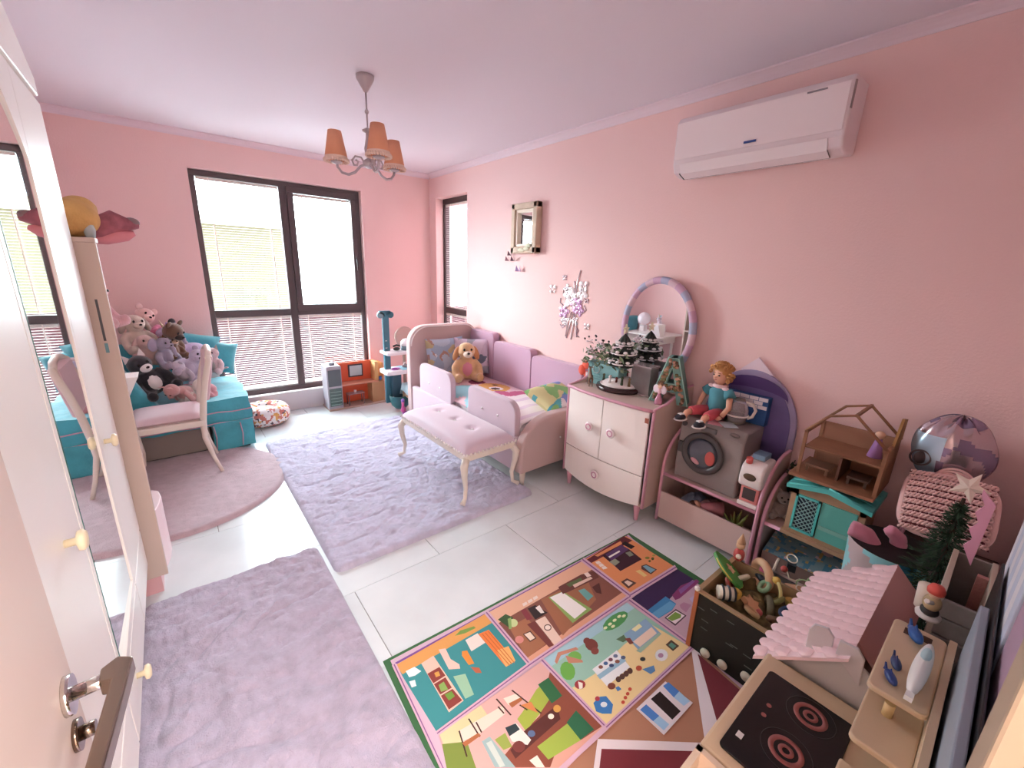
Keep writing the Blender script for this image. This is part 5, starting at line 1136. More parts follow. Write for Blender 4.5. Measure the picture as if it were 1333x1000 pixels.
# sink bay at the left, lower shelf box
put('sink', MB().box(KX0, HX0-.035, KY1-.014, KY1, kz-.12, kz).box(HX0-.05, HX0-.035, KY0, KY1, kz-.12, kz).box(KX0, HX0-.05, KY0, KY1-.014, kz-.12, kz-.108), M('#d9c3ad', .5), kt, True, label='open box bay')
put('back_panel', B(KX0, KX1, KY0-.03, KY0-.012, .02, .60), KW, kt, True)
# upper shelves behind the hob
SA0, SB0 = .72, .66
qa, qb = at(1172, 806, 'z', SA0), at(1128, 888, 'z', SA0)
sA = put('shelf', MB().prism(rrect(qb.x, qa.x, -5.075, qb.y-.0, .015), 'z', SA0-.015, SA0), KW, kt, True, bev=.004)
for px, py in ((1183, 823), (1207, 834)):
    q = at(px, py, 'z', SA0); put('square_hole', B(q.x-.014, q.x+.014, q.y-.009, q.y+.009, SA0-.002, SA0+.0008), M('#5a4030', .8), sA, True)
qc, qd = at(1128, 900, 'z', SB0), at(1104, 955, 'z', SB0)
sB = put('shelf', MB().prism(rrect(qd.x, qc.x+.03, -5.075, qd.y, .015), 'z', SB0-.015, SB0), KW, kt, True, bev=.004)
q = at(1157, 922, 'z', SB0+.02); put('shelf_peg', MB().cyl((q.x, q.y, SB0), (q.x, q.y, SB0+.035), .010, n=12), M('#d9bb86', .5), sB, True)
put('back_panel', B(qd.x-.2, qa.x, -5.09, -5.076, .45, SA0+.01), KW, kt, True)
put('shelf', B(qd.x-.22, qd.x-.01, -5.075, qd.y, .585, .60), KW, kt, True, bev=.004)
def fish(name, label, px, py, z, col, s, rz):
    q = at(px, py, 'z', z); t = thing(name, label, 'toy fish', (q.x, q.y, z), rz, s=s)
    put('body', MB().ell((0, 0, .22), (.5, .22, .22)), M(col, .35, var=.15), t); put('tail', MB().prism([(.42, .22), (.72, .45), (.66, .22), (.72, 0)], 'y', -.04, .04), M(col, .35), t); put('fin', MB().prism([(-.1, .4), (.15, .6), (.25, .38)], 'y', -.02, .02), M(col, .35), t)
    return t
fish('toy_fish', 'bright blue toy fish on the kitchen shelf beside the square holes', 1190, 832, SA0+.002, '#2a5aa0', .062, .4)
fish('toy_fish', 'navy toy fish on the kitchen shelf, upper of the dark pair', 1165, 868, SA0+.002, '#2c3c66', .046, .3)
fish('toy_fish', 'navy toy fish at the kitchen shelf edge, lower of the dark pair', 1158, 886, SA0+.002, '#243a78', .046, .5)
q1, q2 = at(1212, 840, 'z', SA0+.03), at(1184, 905, 'z', SA0+.03)
t = thing('toy_boat', 'white pointed toy boat lying on the kitchen shelf', 'toy boat', tuple((q1+q2)/2), math.atan2((q1-q2).y, (q1-q2).x))
L = (q1-q2).length; put('hull', MB().ell((0, 0, 0), (L*.5, .016, .02), nu=20, nv=10), M('#efeeea', .3), t); put('keel', MB().cb((-L*.52, 0, 0), (.02, .014, .012)), M('#efeeea', .3), t); put('stripe', MB().ell((L*.15, 0, .012), (.04, .010, .010)), M('#b8d8dc', .4), t)
# ---- pink-roofed dollhouse
ez, rz_ = .46, .64
e0, e1 = at(975, 850, 'z', ez), at(1068, 750, 'z', ez); r0_, r1_ = at(1115, 836, 'z', rz_), at(1168, 740, 'z', rz_)
ey = (e0.y+e1.y)/2; ry_ = (r0_.y+r1_.y)/2; hx0, hx1 = e0.x, r1_.x+.03
dh = thing('dollhouse', 'white dollhouse with a pink tiled roof in the near right corner', 'dollhouse', ((hx0+hx1)/2, -4.85, 0))
PR = M('#f2d3d6', .4); PRK = M('#c58f90', .6); DW = M('#cdc8c8', .5)
rf = put('roof', MB().prism([(ey-.0, ez-.012), (ey, ez), (ry_, rz_), (ry_, rz_-.012)], 'x', hx0, hx1), PR, dh, True, label='pink roof of rounded tiles')
nr, nc = 8, 13
sl = Vector((0, ry_-ey, rz_-ez)); nrm = Vector((0, rz_-ez, -(ry_-ey))).normalized()
tm_ = None; tw = (hx1-hx0)/nc; th = 1/nr
tl = MB()
def tf(a, b):
    u = 2*a-1; h = .013*(1-b)**.5*max(0, 1-u**4)**.5+.0015
    return Vector((u*tw*.47, 0, 0))+sl*(th*(b*1.1+.5*(1-math.sqrt(max(0, 1-u*u*.96)))*(1-b)))+nrm*h
tl.grid(tf, 8, 3)
tl.grid(lambda a, b: (lambda p: p+nrm*(-.0)*b if b == 0 else Vector(p)-nrm*((p.dot(nrm))-0))(tf(a, 0)), 8, 1, smooth=False)
tme = None
for r in range(nr):
    for c in range(nc+(r % 2)):
        x = hx0+tw*(c+.5-(.5 if r % 2 else 0)); p = Vector((x, ey, ez))+sl*(th*r)
        if x < hx0+tw*.3 or x > hx1-tw*.2: continue
        if tme is None: tme = put('tile', tl, PR, rf); tme.location = WM[dh].inverted() @ p
        else: o = tme.copy(); C.objects.link(o); o.parent = rf; o.location = WM[dh].inverted() @ p
wx0 = max(hx0+.03, KX1+.004)
put('gable_wall', MB().prism([(ey-.03, .0), (ey-.03, ez-.02), (ry_, rz_-.014), (ry_-.06, rz_-.05), (ry_-.06, 0)], 'x', wx0, wx0+.01), DW, dh, True)
put('front_wall', B(wx0+.01, hx1-.02, ey-.03, ey-.02, .0, ez-.03), DW, dh, True); put('gable_wall', MB().prism([(ey-.03, .0), (ey-.03, ez-.02), (ry_, rz_-.014), (ry_-.06, 0)], 'x', hx1-.03, hx1-.02), DW, dh, True)
put('roof', MB().prism([(ry_, rz_), (ry_, rz_-.012), (ry_-.09, .53), (ry_-.09, .542)], 'x', wx0+.06, hx1), PRK, dh, True, label='dusky pink rear slope'); put('floor_board', B(wx0+.01, hx1-.02, ry_-.10, ey-.03, .30, .31), M('#b98f8a', .6), dh, True)
def on_roof(px, py):      # the roof-slope point seen at a pixel
    t_ = 0.
    d = CF+CR*((px-666.5)/FPX)-CU*((py-500)/FPX); k = (rz_-ez)/(ry_-ey)
    # z = ez + k (y - ey)
    return CP+d*((ez+k*(CP.y-ey)-CP.z)/(d.z-k*d.y))
def upright(name, X, pts, lbl):
    pl_ = [(q.y, q.z) for q in (at(a_, b_, 'x', X) for a_, b_ in pts)]
    put(name, MB().prism(pl_, 'x', X-.005, X+.005), M('#cfc6c8', .45), dh, True, bev=.002, label=lbl)
Xd = on_roof(1064, 846).x
upright('dormer', Xd, [(1048, 846), (1054, 818), (1061, 812), (1079, 818), (1086, 830), (1083, 846)], 'white dormer front on the roof')
upright('chimney', hx0+.02, [(1088, 850), (1094, 833), (1118, 845), (1126, 860), (1119, 893), (1112, 886)], 'white chimney front by the ridge')
t = thing('red_toy_phone', 'coral red and white toy piece inside the open back of the dollhouse', 'toy', tuple(at(1135, 832, 'z', .5)), .5)
put('red_block', MB().cb((0, 0, 0), (.05, .03, .06)), RDc, t, bev=.005); put('white_block', MB().cb((.03, -.01, .03), (.05, .02, .02)), CRM, t, bev=.003)

# ============================================================ near right corner: bin, crochet cushion, tree, crate, boards
def frustum_open(r0, r1, z0, z1, th=.006): return [(0, z0), (r0, z0), (r1, z1), (r1-th, z1), (r0-th, z0+.01), (0, z0+.01)]
q = at(1150, 715, 'z', .42)
bn_ = thing('toy_bin', 'round toy bin with cyan and pink print holding a pink plush toy', 'bin', (-.47, -4.875, 0))
bmb = MB().lathe(frustum_open(.12, .15, .01, .47), (-.47, -4.87, 0), 40)
print_faces(bmb, lambda c: 2 if (c.xy-Vector((-.47, -4.875))).length < .115+.03*c.z/.47 and c.z > .02 and False else (1 if nz(c.x*9, c.y*9, c.z*6) > .05 else 0), 0)
bm2 = MB(); bm2.grid(lambda a, b: ((-.47+(.12+.03*b)*math.cos(2*PI*a)), (-4.875+(.12+.03*b)*math.sin(2*PI*a)), .01+.54*b), 60, 24, closeu=True)
print_faces(bm2, lambda c: (1 if nz(c.x*11, c.y*11, c.z*8) > .1 else (2 if nz(c.x*14, c.y*14, c.z*9+5) > .28 else 0)), 0)
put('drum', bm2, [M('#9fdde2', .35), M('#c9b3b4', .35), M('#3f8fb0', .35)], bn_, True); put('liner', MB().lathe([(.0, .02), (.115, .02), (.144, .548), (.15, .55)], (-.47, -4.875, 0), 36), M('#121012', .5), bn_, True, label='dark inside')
t = thing('pink_plush', 'pink plush toy stuffed head down in the printed toy bin', 'soft toy', (-.49, -4.84, .02)); b = MB()
b.tube([(0, 0, .1), (.0, .0, .45), (-.02, .06, .55), (-.03, .11, .56)], [.06, .05, .04, .038], 12); b.tube([(.03, -.05, .1), (.04, -.05, .47), (.05, -.04, .56), (.03, 0, .59)], [.05, .035, .03, .028], 12)
put('body', b, M('#c77f94', .9, sheen=.4), t, remesh=.012)
# foil balloon
bc = at(1240, 588, 'x', -.17)
bl_ = thing('foil_balloon', 'silver-blue foil balloon with a printed cartoon eye in the wall corner', 'balloon', tuple(bc), 0)
def gbal(a, b):
    th = 2*PI*a; ph = PI*(b-.5); k = 1+.10*math.sin(9*th)*abs(math.sin(ph))**2+.07*nz(3*math.cos(th), 3*math.sin(th), b*4)
    return (.07*math.cos(ph)*math.cos(th)*k, .13*math.cos(ph)*math.sin(th)*k, .15*math.sin(ph)*k)
g1 = MB().grid(gbal, 64, 36, closeu=True)
print_faces(g1, lambda c: 1 if (c.y > .03 and c.z < .06) else (2 if nz(c.x*16, c.y*16, c.z*16) > .2 else 0), 0)
put('foil', g1, [M('#b9a6ac', .18, .75), M('#b7cfe0', .25, .5), M('#8f7d96', .2, .7)], bl_); put('printed_eye', MB().ell((-.055, .085, -.045), (.012, .024, .03), rot(0, 0, .6)).torus((-.058, .085, -.045), .033, .004, 'x', 20, 6), M('#4a3d3c', .3), bl_)
put('neck', MB().tube([(0, 0, -.14), (0, 0, -.2)], [.012, .004], 8), M('#b9a6ac', .2, .7), bl_)
put('ribbon', MB().tube([(0, 0, -.19), (.01, .01, -.4), (0, 0, -.6), (.0, 0, -bc.z+.01)], .002, 5), M('#c9b3b9', .5), bl_)
# storage stand below the crochet cushion
sd = thing('storage_stool', 'dark brown stool carrying the crocheted cushion in the corner', 'stool', (-.3, -5.0, 0))
put('seat', B(-.42, -.14, -5.17, -4.86, .46, .50), M('#4a3530', .7), sd, True, bev=.008)
for x in (-.40, -.17):
    for y in (-5.15, -4.89): put('leg', B(x-.015, x+.015, y-.015, y+.015, 0, .46), M('#4a3530', .7), sd, True)
# crocheted star cushion: knitted relief with holes drawn as real loops
cc_ = at(1232, 662, 'x', -.34)
cr_ = thing('crochet_cushion', 'pink crocheted cushion leaning in the near right corner', 'cushion', (cc_.x, cc_.y, .50))
import itertools
ctr = Vector((0, 0, cc_.z-.50)); Rc = rot(-.15, -.9, .15) @ rot(0, 0, PI/2)
bod = MB(); bod.cushion((0, 0, 0), .26, .26, .07, n=20); bod.v = [ctr+(Rc @ p) for p in bod.v]
put('cushion_body', bod, M('#7c4348', .9), cr_)
yarn = MB(); ym_ = M('#e9bfba', .9, sheen=.3)
for i in range(10):
    y = -.122+.027*i
    for k in (0, 1):
        pts = []
        for j in range(50):
            x = -.125+.25*j/49; u, v = x/.13, y/.13; h = (max(0, 1-u**4)*max(0, 1-v**4))**.5*.035
            pts.append(ctr+(Rc @ Vector((x, y+.008*math.sin(j*1.2+k*PI), h+.005+.003*math.cos(j*1.2+k*PI)))))
        yarn.tube(pts, .0052, 5)
put('crochet_rows', yarn, ym_, cr_, kind='stuff')
brd = MB().tube([ctr+(Rc @ Vector((.13*math.copysign(abs(math.cos(a))**.5, math.cos(a)), .13*math.copysign(abs(math.sin(a))**.5, math.sin(a)), 0))) for a in [2*PI*i/60 for i in range(60)]], .014, 8, closed=True)
put('border', brd, ym_, cr_)
flap = MB(); fc = at(1243, 625, 'x', -.25)-Vector((cc_.x, cc_.y, .50))
for i in range(6):
    flap.tube([fc+Vector((.0, .06*math.cos(PI*j/14), -.02+.02*i*0+.012*i*math.sin(PI*j/14)*1.1)) for j in range(15)], .006, 6)
put('scalloped_edge', flap, ym_, cr_, kind='stuff')
# small artificial christmas tree with paper star
tx, ty = -.64, -5.015
xt = thing('christmas_tree', 'small dark green artificial christmas tree with a white star on top', 'christmas tree', (tx, ty, .03))
put('trunk', MB().cyl((tx, ty, .06), (tx, ty, .90), .012, .005, 8), M('#3d2c22', .8), xt, True); put('pot', MB().lathe([(0, 0), (.06, 0), (.075, .12), (.0, .12)], (tx, ty, .03), 18), M('#5a4030', .7), xt, True)
nd = MB()
for i in range(3600):
    zz = rnd.random()**1.1; z = .16+.72*zz; R0 = .21*(1-zz)**.8+.012
    a = rnd.uniform(0, 6.283); r = R0*rnd.uniform(.25, 1)*(1+.25*math.sin(5*a+z*20)); yy = r*math.sin(a)*.8
    p = Vector((tx+r*math.cos(a), ty+yy, z-r*.25))
    if p.y < YF+.05: continue
    d = Vector((math.cos(a), math.sin(a)*.8, rnd.uniform(-.5, .5)))*.035; n_ = d.cross(Vector((rnd.uniform(-1, 1), rnd.uniform(-1, 1), 1))).normalized()*.0028
    nd.add([p-n_, p+d*.6, p+n_, p-d*.6], [(0, 1, 2, 3)], i % 2)
put('needles', nd, [M('#26402c', .8), M('#37523a', .8)], xt, True, kind='stuff')
sc_ = at(1262, 634, 'x', tx-.01); ss = MB()
for i in range(10):
    pts = star(5, .055, .022, .4); ss
P5 = star(5, .06, .025, .35)
ss.add([(sc_.x-.012, sc_.y, sc_.z), (sc_.x+.012, sc_.y, sc_.z)]+[(sc_.x+b*.5, sc_.y+a*-.9, sc_.z+b*.85) for a, b in P5], [(0, 2+i, 2+(i+1) % 10) for i in range(10)]+[(1, 2+(i+1) % 10, 2+i) for i in range(10)])
put('star', ss, M('#e6d9c9', .5), xt, True)
# wooden crate with grey planks
gx0, gx1, gy = -1.02, -.72, -5.04
gc = thing('plank_crate', 'narrow grey plank crate standing by the near wall', 'crate', (-.87, -5.09, 0))
GP = M('#8f8883', .7, var=.2, vs=20); GL_ = M('#b9ac9c', .6)
gt = at(1243, 690, 'x', -.72)
for k in range(10):
    put('slat', B(gx0-.012, gx0, -5.125, gy, .10+.062*k, .10+.062*k+.058), GP, gc, True, bev=.003)
for y in (gy, -5.13): put('side_panel', B(gx0-.012, gx1, y-.006, y+.008, 0, .745), GL_, gc, True, bev=.002)
put('side_panel', B(gx1-.012, gx1, -5.125, gy-.006, 0, .74), GP, gc, True)
put('back_panel', B(gx0, gx1, -5.135, -5.125, 0, .74), GP, gc, True); put('bottom', B(gx0, gx1, -5.125, gy-.012, .28, .30), GP, gc, True)
# pink paper bunting in the crate
pb = at(1285, 680, 'x', -.80); t = thing('paper_star', 'pink zigzag-edged paper decoration standing in the plank crate', 'paper decoration', (pb.x, pb.y, .31))
zg = [(0, -.26), (.0, .0)]+[(.03+(.018 if i % 2 else 0), .10-.05*i) for i in range(8)]
put('sheet', MB().prism([(-.005, .06), (.03, .10)]+[(.03-(.014 if i % 2 else 0), .08-.03*i) for i in range(7)]+[(-.0, -.16)], 'x', -.004, .004), M('#e6a9c2', .6), t)
for p_ in [c for c in t.children]: p_.location = (0, .0, pb.z-.31)
put('knit_strip', MB().tube([(-.02, -.02, .30+.0*i) for i in range(2)], .001, 4).box(-.03, -.01, -.06, -.02, .18, .42), M('#c08a84', .9, bump=.8, bs=60), t)
# little red-hatted figure
q = at(1208, 800, 'z', .74); t = thing('gnome_figure', 'small figure with a red hat and cream body beside the kitchen shelf', 'figurine', (q.x+.02, q.y, SA0+.002))
put('base', MB().lathe([(0, 0), (.026, 0), (.028, .008), (0, .01)], (0, 0, 0), 20), M('#e9e0dc', .5), t); put('boots', MB().ell((0, 0, .02), (.022, .02, .014)), M('#2c2422', .5), t); put('body', MB().ell((0, 0, .045), (.022, .02, .024)), M('#b7a07c', .6), t)
put('head', MB().ell((0, 0, .075), .014), M('#e6bfa6', .6), t); put('hat', MB().lathe([(.018, .078), (.019, .088), (.014, .10), (0, .104)], (0, 0, 0), 16), M('#d4564a', .6), t)
put('arm', MB().tube([(-.018, 0, .055), (-.035, .01, .06), (-.045, .01, .07)], [.006, .005, .006], 6), M('#efe6dc', .6), t)
q = at(1205, 765, 'z', .80); tag(put('toy_beaker', MB().lathe([(0, 0), (.018, 0), (.022, .07), (.0, .07)], (0, 0, 0), 16), M('#ddcfc0', .5)), 'small cream beaker behind the red-hatted figure', 'cup')
bpy.data.objects['toy_beaker'].location = (q.x+.03, q.y-.005, SA0+.002)
# boards leaning on the near wall (seen almost edge on)
def board(name, label, x0, x1, y0, y1, z1, m, cat='board', bev=.003):
    return tag(put(name, B(x0, x1, y0, y1, 0.002, z1), m, None, True, bev=bev), label, cat)
q0 = at(1250, 776, 'x', -1.28)
board('grey_board', 'smooth blue-grey board standing on edge beside the toy kitchen shelves', -2.03, -1.28, -5.115, -5.098, q0.z-.0, M('#9aa7b4', .4))
board('shaded_gap', 'black sheet painting the shaded gap behind the blue-grey board', -2.0, -1.05, -5.125, -5.119, .90, M('#17171a', .4))  # near-black sheet: the shade of the gap between boards put into colour
mb = B(-1.9, -.95, -5.155, -5.13, .002, 1.07)
t = thing('striped_board', 'white and lavender-blue striped board against the near wall', 'board', (-1.4, -5.14, 0))
for i in range(8):
    put('stripe', B(-1.45+.0625*i, -1.45+.0625*i+.0615, -5.16, -5.132, .002, 1.07), M(('#c9d3e6', '#e6e6ee')[i % 2], .5), t, True, bev=.002)
board('lavender_board', 'mauve board standing next to the striped board along the near wall', -1.86, -1.46, -5.165, -5.136, 1.14, M('#b79ab0', .5))
# ============================================================ sofa corner on the left
TQF = M('#45a9b8', .7, sheen=.4, bump=.7, bs=14, var=.18, vs=7); TQP = M('#c79fb0', .7)
sf = thing('sofa', 'turquoise covered sofa bed in the far left corner', 'sofa', (-2.95, -.5, 0))
def cloth_box(x0, x1, y0, y1, z0, z1, amp=.02, n=10, seed=0.):
    mb = MB(); nx, ny, nz_ = max(2, int((x1-x0)/.05)), max(2, int((y1-y0)/.05)), max(2, int((z1-z0)/.04))
    def W(p, k):
        q = Vector(p); d = amp*nz(q.x*6+seed, q.y*6, q.z*9); return q+Vector((d if k != 'x' else d*1.2, d, d*.6))
    mb.grid(lambda a, b: W((x0+(x1-x0)*a, y0+(y1-y0)*b, z1), 'z'), nx, ny); mb.grid(lambda a, b: W((x0+(x1-x0)*a, y0, z0+(z1-z0)*b), 'y'), nx, nz_)
    mb.grid(lambda a, b: W((x1, y0+(y1-y0)*a, z0+(z1-z0)*b), 'x'), ny, nz_); mb.grid(lambda a, b: W((x0+(x1-x0)*a, y1, z0+(z1-z0)*b), 'y'), nx, nz_)
    mb.grid(lambda a, b: W((x0, y0+(y1-y0)*a, z0+(z1-z0)*b), 'x'), ny, nz_); mb.grid(lambda a, b: W((x0+(x1-x0)*a, y0+(y1-y0)*b, z0), 'z'), nx, ny); return mb
put('seat', cloth_box(-3.55, -2.27, -.88, -.06, .24, .47), TQF, sf, True, bev=0)
put('skirt_flap', cloth_box(-2.56, -2.262, -.895, -.62, .03, .27, .014, seed=3), TQF, sf, True)
for z in (.36, .265):
    put('piping', MB().tube([(-3.5+.1*i+0, -.893-.004*math.sin(i), z+.006*math.sin(i*2.1)) for i in range(13)]+[(-2.262, -.88, z), (-2.258, -.5, z+.005), (-2.262, -.1, z)], .006, 6), TQP, sf, True, label='dusty pink piping')
for x in (-2.55, -2.36): put('piping', MB().tube([(x, -.905, .25), (x+.01, -.908, .15), (x, -.905, .04)], .005, 6), TQP, sf, True, label='dusty pink piping')
put('base_drawer', B(-3.52, -2.58, -.86, -.08, .04, .24), M('#8a807a', .7), sf, True); put('plinth', B(-3.5, -2.3, -.84, -.1, 0.0, .06), M('#191718', .7), sf, True)
put('backrest', MB().prism([(-3.58, .45), (-2.86, .45), (-3.0, .72), (-3.10, .90), (-3.2, .93), (-3.58, .93)], 'y', -.87, -.74), TQF, sf, True, bev=.03, seg=3, label='near turquoise armrest cushion')
for (x, z, w_) in ((-2.60, .80, .44), (-2.40, .70, .30)):
    b = MB(); b.cushion((0, 0, 0), w_, .30, .16); b.v = [Vector((x, -.16, z))+(rot(1.3, .25, 0) @ p) for p in b.v]
    put('back_cushion', b, TQF, sf, True)
b = MB(); b.cushion((0, 0, 0), .8, .42, .16); b.v = [Vector((-3.1, -.15, .68))+(rot(1.35, 0, 0) @ p) for p in b.v]; put('back_cushion', b, TQF, sf, True)
Z6 = lambda x, y: (150+x/6.25, 380+y/6.25)
G6 = 'soft toys piled on the turquoise sofa'
def pl(x, y, yy, s, name, label, col, kind, rz=0, rx=0, ry=0, **k):
    q = at(*Z6(x, y), 'y', yy); return plush(name, label, (q.x, q.y, q.z-.45*s), s, col, kind, rz, rx, ry, group=G6, **k)
pl(110, 265, -.30, .34, 'pink_plush_bear', 'pale pink plush bear slumped highest at the left of the sofa pile', '#e6c3be', 'bear', .5, ry=.5)
pl(260, 275, -.28, .26, 'plush_mouse', 'bright pink and black plush mouse lying on top of the sofa pile', '#d67a9c', 'mouse', .6, ry=1.2, ear='#2a2022', muz='#e9c3b0')
pl(165, 345, -.45, .34, 'plush_puppy', 'cream-blond plush puppy face at the left of the sofa pile', '#cdbcae', 'dog', .5, ear='#a8978c')
pl(350, 375, -.42, .36, 'teddy_bear', 'dark brown plush bear in the middle of the sofa pile', '#6b4f3c', 'bear', .9, rx=.5, muz='#2f2420')
pl(250, 480, -.55, .28, 'plush_lamb', 'dusty pink-beige plush lamb below the cream puppy in the sofa pile', '#cfb0aa', 'dog', .4)
pl(560, 430, -.35, .40, 'plush_unicorn', 'lilac-grey plush unicorn standing at the right of the sofa pile', '#b7a5c4', 'unicorn', -1.0, mane='#a6a0b4', ear='#9a7ac0')
pl(460, 450, -.48, .22, 'plush_monkey', 'small chestnut plush with pale muzzle below the brown bear', '#7b573f', 'mouse', .7, muz='#cfae94')
pl(395, 500, -.58, .28, 'plush_elephant', 'grey-lilac plush elephant with big ears in the sofa pile centre', '#9b93a6', 'elephant', .8)
pl(510, 570, -.62, .30, 'plush_hippo', 'pale lavender plush hippo in front of the unicorn', '#b9b0c4', 'bear', .2, ry=.7)
pl(590, 600, -.60, .24, 'plush_seal', 'small lilac-white plush seal at the right foot of the unicorn', '#c6bccb', 'bear', -.6, rx=.7)
pl(320, 660, -.68, .38, 'plush_cat', 'black and white plush cat lying at the front left of the sofa pile', '#24262c', 'cat', .5, ry=-.35, belly='#e9e4e2', muz='#e9e4e2')
pl(500, 760, -.72, .28, 'plush_lamb_white', 'cream-white and olive plush lamb at the front of the sofa pile', '#e3ddd4', 'bear', 1.2, rx=.9, belly='#968a62')
pl(615, 720, -.74, .26, 'plush_pig', 'dusty pink plush pig lying in front behind the chair back', '#cf9f9c', 'pig', -.9, rx=1.1)
pl(800, 560, -.40, .26, 'plush_kitten', 'pale pink and grey plush kitten at the right end of the sofa pile', '#d9c0c4', 'cat', -.5, belly='#a6a3a0')
pl(810, 700, -.66, .24, 'plush_piglet', 'salmon pink plush pig lying right of the chair back on the sofa edge', '#cf8f98', 'pig', -1.3, rx=1.2)
bpy.data.objects['plush_lamb_white'].name = 'plush_sheep'
# round patterned floor cushion
pc = at(345, 522, 'y', -.28); px_, py_ = -2.09, -.30
pt = thing('pet_bed', 'round white floor cushion with small animal print by the sofa', 'floor cushion', (px_, py_, 0)); b = MB()
b.grid(lambda a, c: (px_+(.15+.085*math.cos(2*PI*c))*math.cos(2*PI*a)*(1+.03*math.sin(a*30)), py_+(.15+.085*math.cos(2*PI*c))*math.sin(2*PI*a)*(1+.03*math.sin(a*30)), .10+.095*math.sin(2*PI*c)), 140, 44, closeu=True)
rq = random.Random(5); dots_ = [(rq.uniform(0, 6.28), rq.uniform(-.1, .25), rq.randint(1, 3), rq.uniform(.012, .024)) for _ in range(46)]
def pbf(c):
    if nz(c.x*26, c.y*26, c.z*26) > .22: return 1
    if nz(c.x*26+9, c.y*26, c.z*26) > .25: return 2
    return 3 if nz(c.x*30, c.y*30+5, c.z*30) > .27 else 0
print_faces(b, pbf, 0); put('ring_cushion', b, [M('#eadfdf', .85), M('#c9756a', .85), M('#d9a05c', .85), M('#5c4a52', .85)], pt, True)
b = MB(); b.ell((px_, py_, .12), (.15, .15, .05), nu=30, nv=14); print_faces(b, lambda c: 1 if nz(c.x*22, c.y*22, 1) > .15 else (2 if nz(c.x*22, c.y*22, 6) > .2 else 0), 0)
put('inner_cushion', b, [M('#eadfdf', .85), M('#d98f80', .85), M('#d9b07c', .85)], pt, True)

# ============================================================ orange doll kitchen under the window
ok = thing('doll_kitchen', 'orange and grey doll-house kitchen set standing under the window', 'toy kitchen', (-1.12, -.15, 0))
OR = M('#e0603c', .6); GYK = M('#7d8083', .5); TN = M('#b98f68', .6); GL2 = M('#b9b4bc', .5)
KY = -.30
put('base_board', B(-1.46, -.80, KY-.02, -.04, 0, .018), M('#b8a294', .6), ok, True, bev=.003)
fz = put('fridge_unit', B(-1.46, -1.30, KY, -.10, .018, .50), M('#a9a6b0', .5), ok, True, bev=.004)
put('oven_front', B(-1.445, -1.31, KY-.006, KY, .28, .47), M('#5a6064', .35), fz, True, bev=.003); dwf = put('drawer_front', B(-1.445, -1.31, KY-.006, KY, .05, .255), M('#4f6460', .4), fz, True, bev=.003)
for i in range(5): put('slat', B(-1.435, -1.32, KY-.010, KY-.006, .065+.037*i, .069+.037*i), M('#8aa39c', .4), dwf, True) if False else None
lv_ = MB()
for i in range(5): lv_.box(-1.435, -1.32, KY-.010, KY-.006, .065+.037*i, .071+.037*i)
put('louvres', lv_, M('#8aa39c', .4), dwf, True, kind='stuff')
put('cooker_top', B(-1.455, -1.305, KY+.01, -.11, .50, .508), GL2, fz, True, bev=.002); put('pot', MB().lathe([(0, 0), (.03, .0), (.035, .03), (.02, .03), (0, .045)], (-1.37, -.2, .508), 16), M('#8f9298', .3, .6), fz, True)
put('back_wall', B(-1.30, -.87, -.12, -.10, .018, .50), OR, ok, True)
scn = put('screen', B(-1.17, -1.00, -.135, -.12, .32, .47), M('#3a2c34', .4), ok, True, bev=.003); put('screen_face', B(-1.155, -1.015, -.138, -.134, .335, .455), M('#b7c0c4', .3), scn, True)
put('shelf', B(-1.30, -.87, KY+.02, -.12, .26, .275), M('#c98870', .6), ok, True)
put('side_cupboard', B(-.95, -.80, KY+.02, -.10, .018, .26), TN, ok, True, bev=.003); put('side_wall', B(-.90, -.86, -.26, -.11, .27, .50), M('#cfa06a', .6), ok, True); put('side_wall', B(-.82, -.80, KY+.04, -.10, .26, .48), M('#d99a5c', .6), ok, True)
put('blue_box', B(-.855, -.83, -.28, -.25, .28, .32), M('#3a62a8', .5), ok, True); put('sink', MB().torus((-.88, -.22, .268), .04, .006), M('#8a6a58', .4), ok, True)
t = thing('doll_table', 'small glassy doll table with grey legs inside the orange kitchen set', 'toy table', (-1.14, -.235, .018))
put('tabletop', MB().prism(rrect(-.10, .10, -.05, .05, .02), 'z', .13, .137), M('#c9a8a8', .1, trans=.4), t)
for sx in (-.085, .085):
    for sy in (-.04, .04): put('leg', MB().cyl((sx, sy, 0), (sx, sy, .13), .005, n=6), M('#6d6468', .4), t)
put('cup', MB().lathe([(0, 0), (.01, 0), (.016, .03), (0, .03)], (0, 0, .137), 12), M('#efe6e6', .3), t); 

# ============================================================ toy doctor trolley beside the bed head
dt = thing('toy_doctor_trolley', 'teal and white toy doctor trolley with a height chart by the bed head', 'toy trolley', (-.62, -.62, 0))
TEA2 = M('#3f7486', .5); WT = M('#ebe6ea', .4)
def dx(px, py, y=-.62): return at(px, py, 'y', y)
tA, tB = dx(503, 408), dx(503, 470); col = put('column', B(tA.x-.035, tA.x+.035, -.60, -.56, .08, tA.z), TEA2, dt, True, bev=.006)
put('height_mark', MB().box(tA.x-.02, tA.x+.0, -.603, -.60, .8, .806), WT, col, True); put('height_mark', MB().box(tA.x-.02, tA.x+.0, -.603, -.60, .72, .726), WT, col, True)
for sg in (-1, 1): put('ear_disc', MB().cyl((tA.x+sg*.055, -.60, tA.z-.02), (tA.x+sg*.055, -.57, tA.z-.02), .036, n=20), TEA2 if sg > 0 else M('#8fb0bb', .5), dt, True)
put('head', B(tA.x-.07, tA.x+.06, -.60, -.56, tA.z-.02, tA.z+.025), TEA2, dt, True, bev=.01)
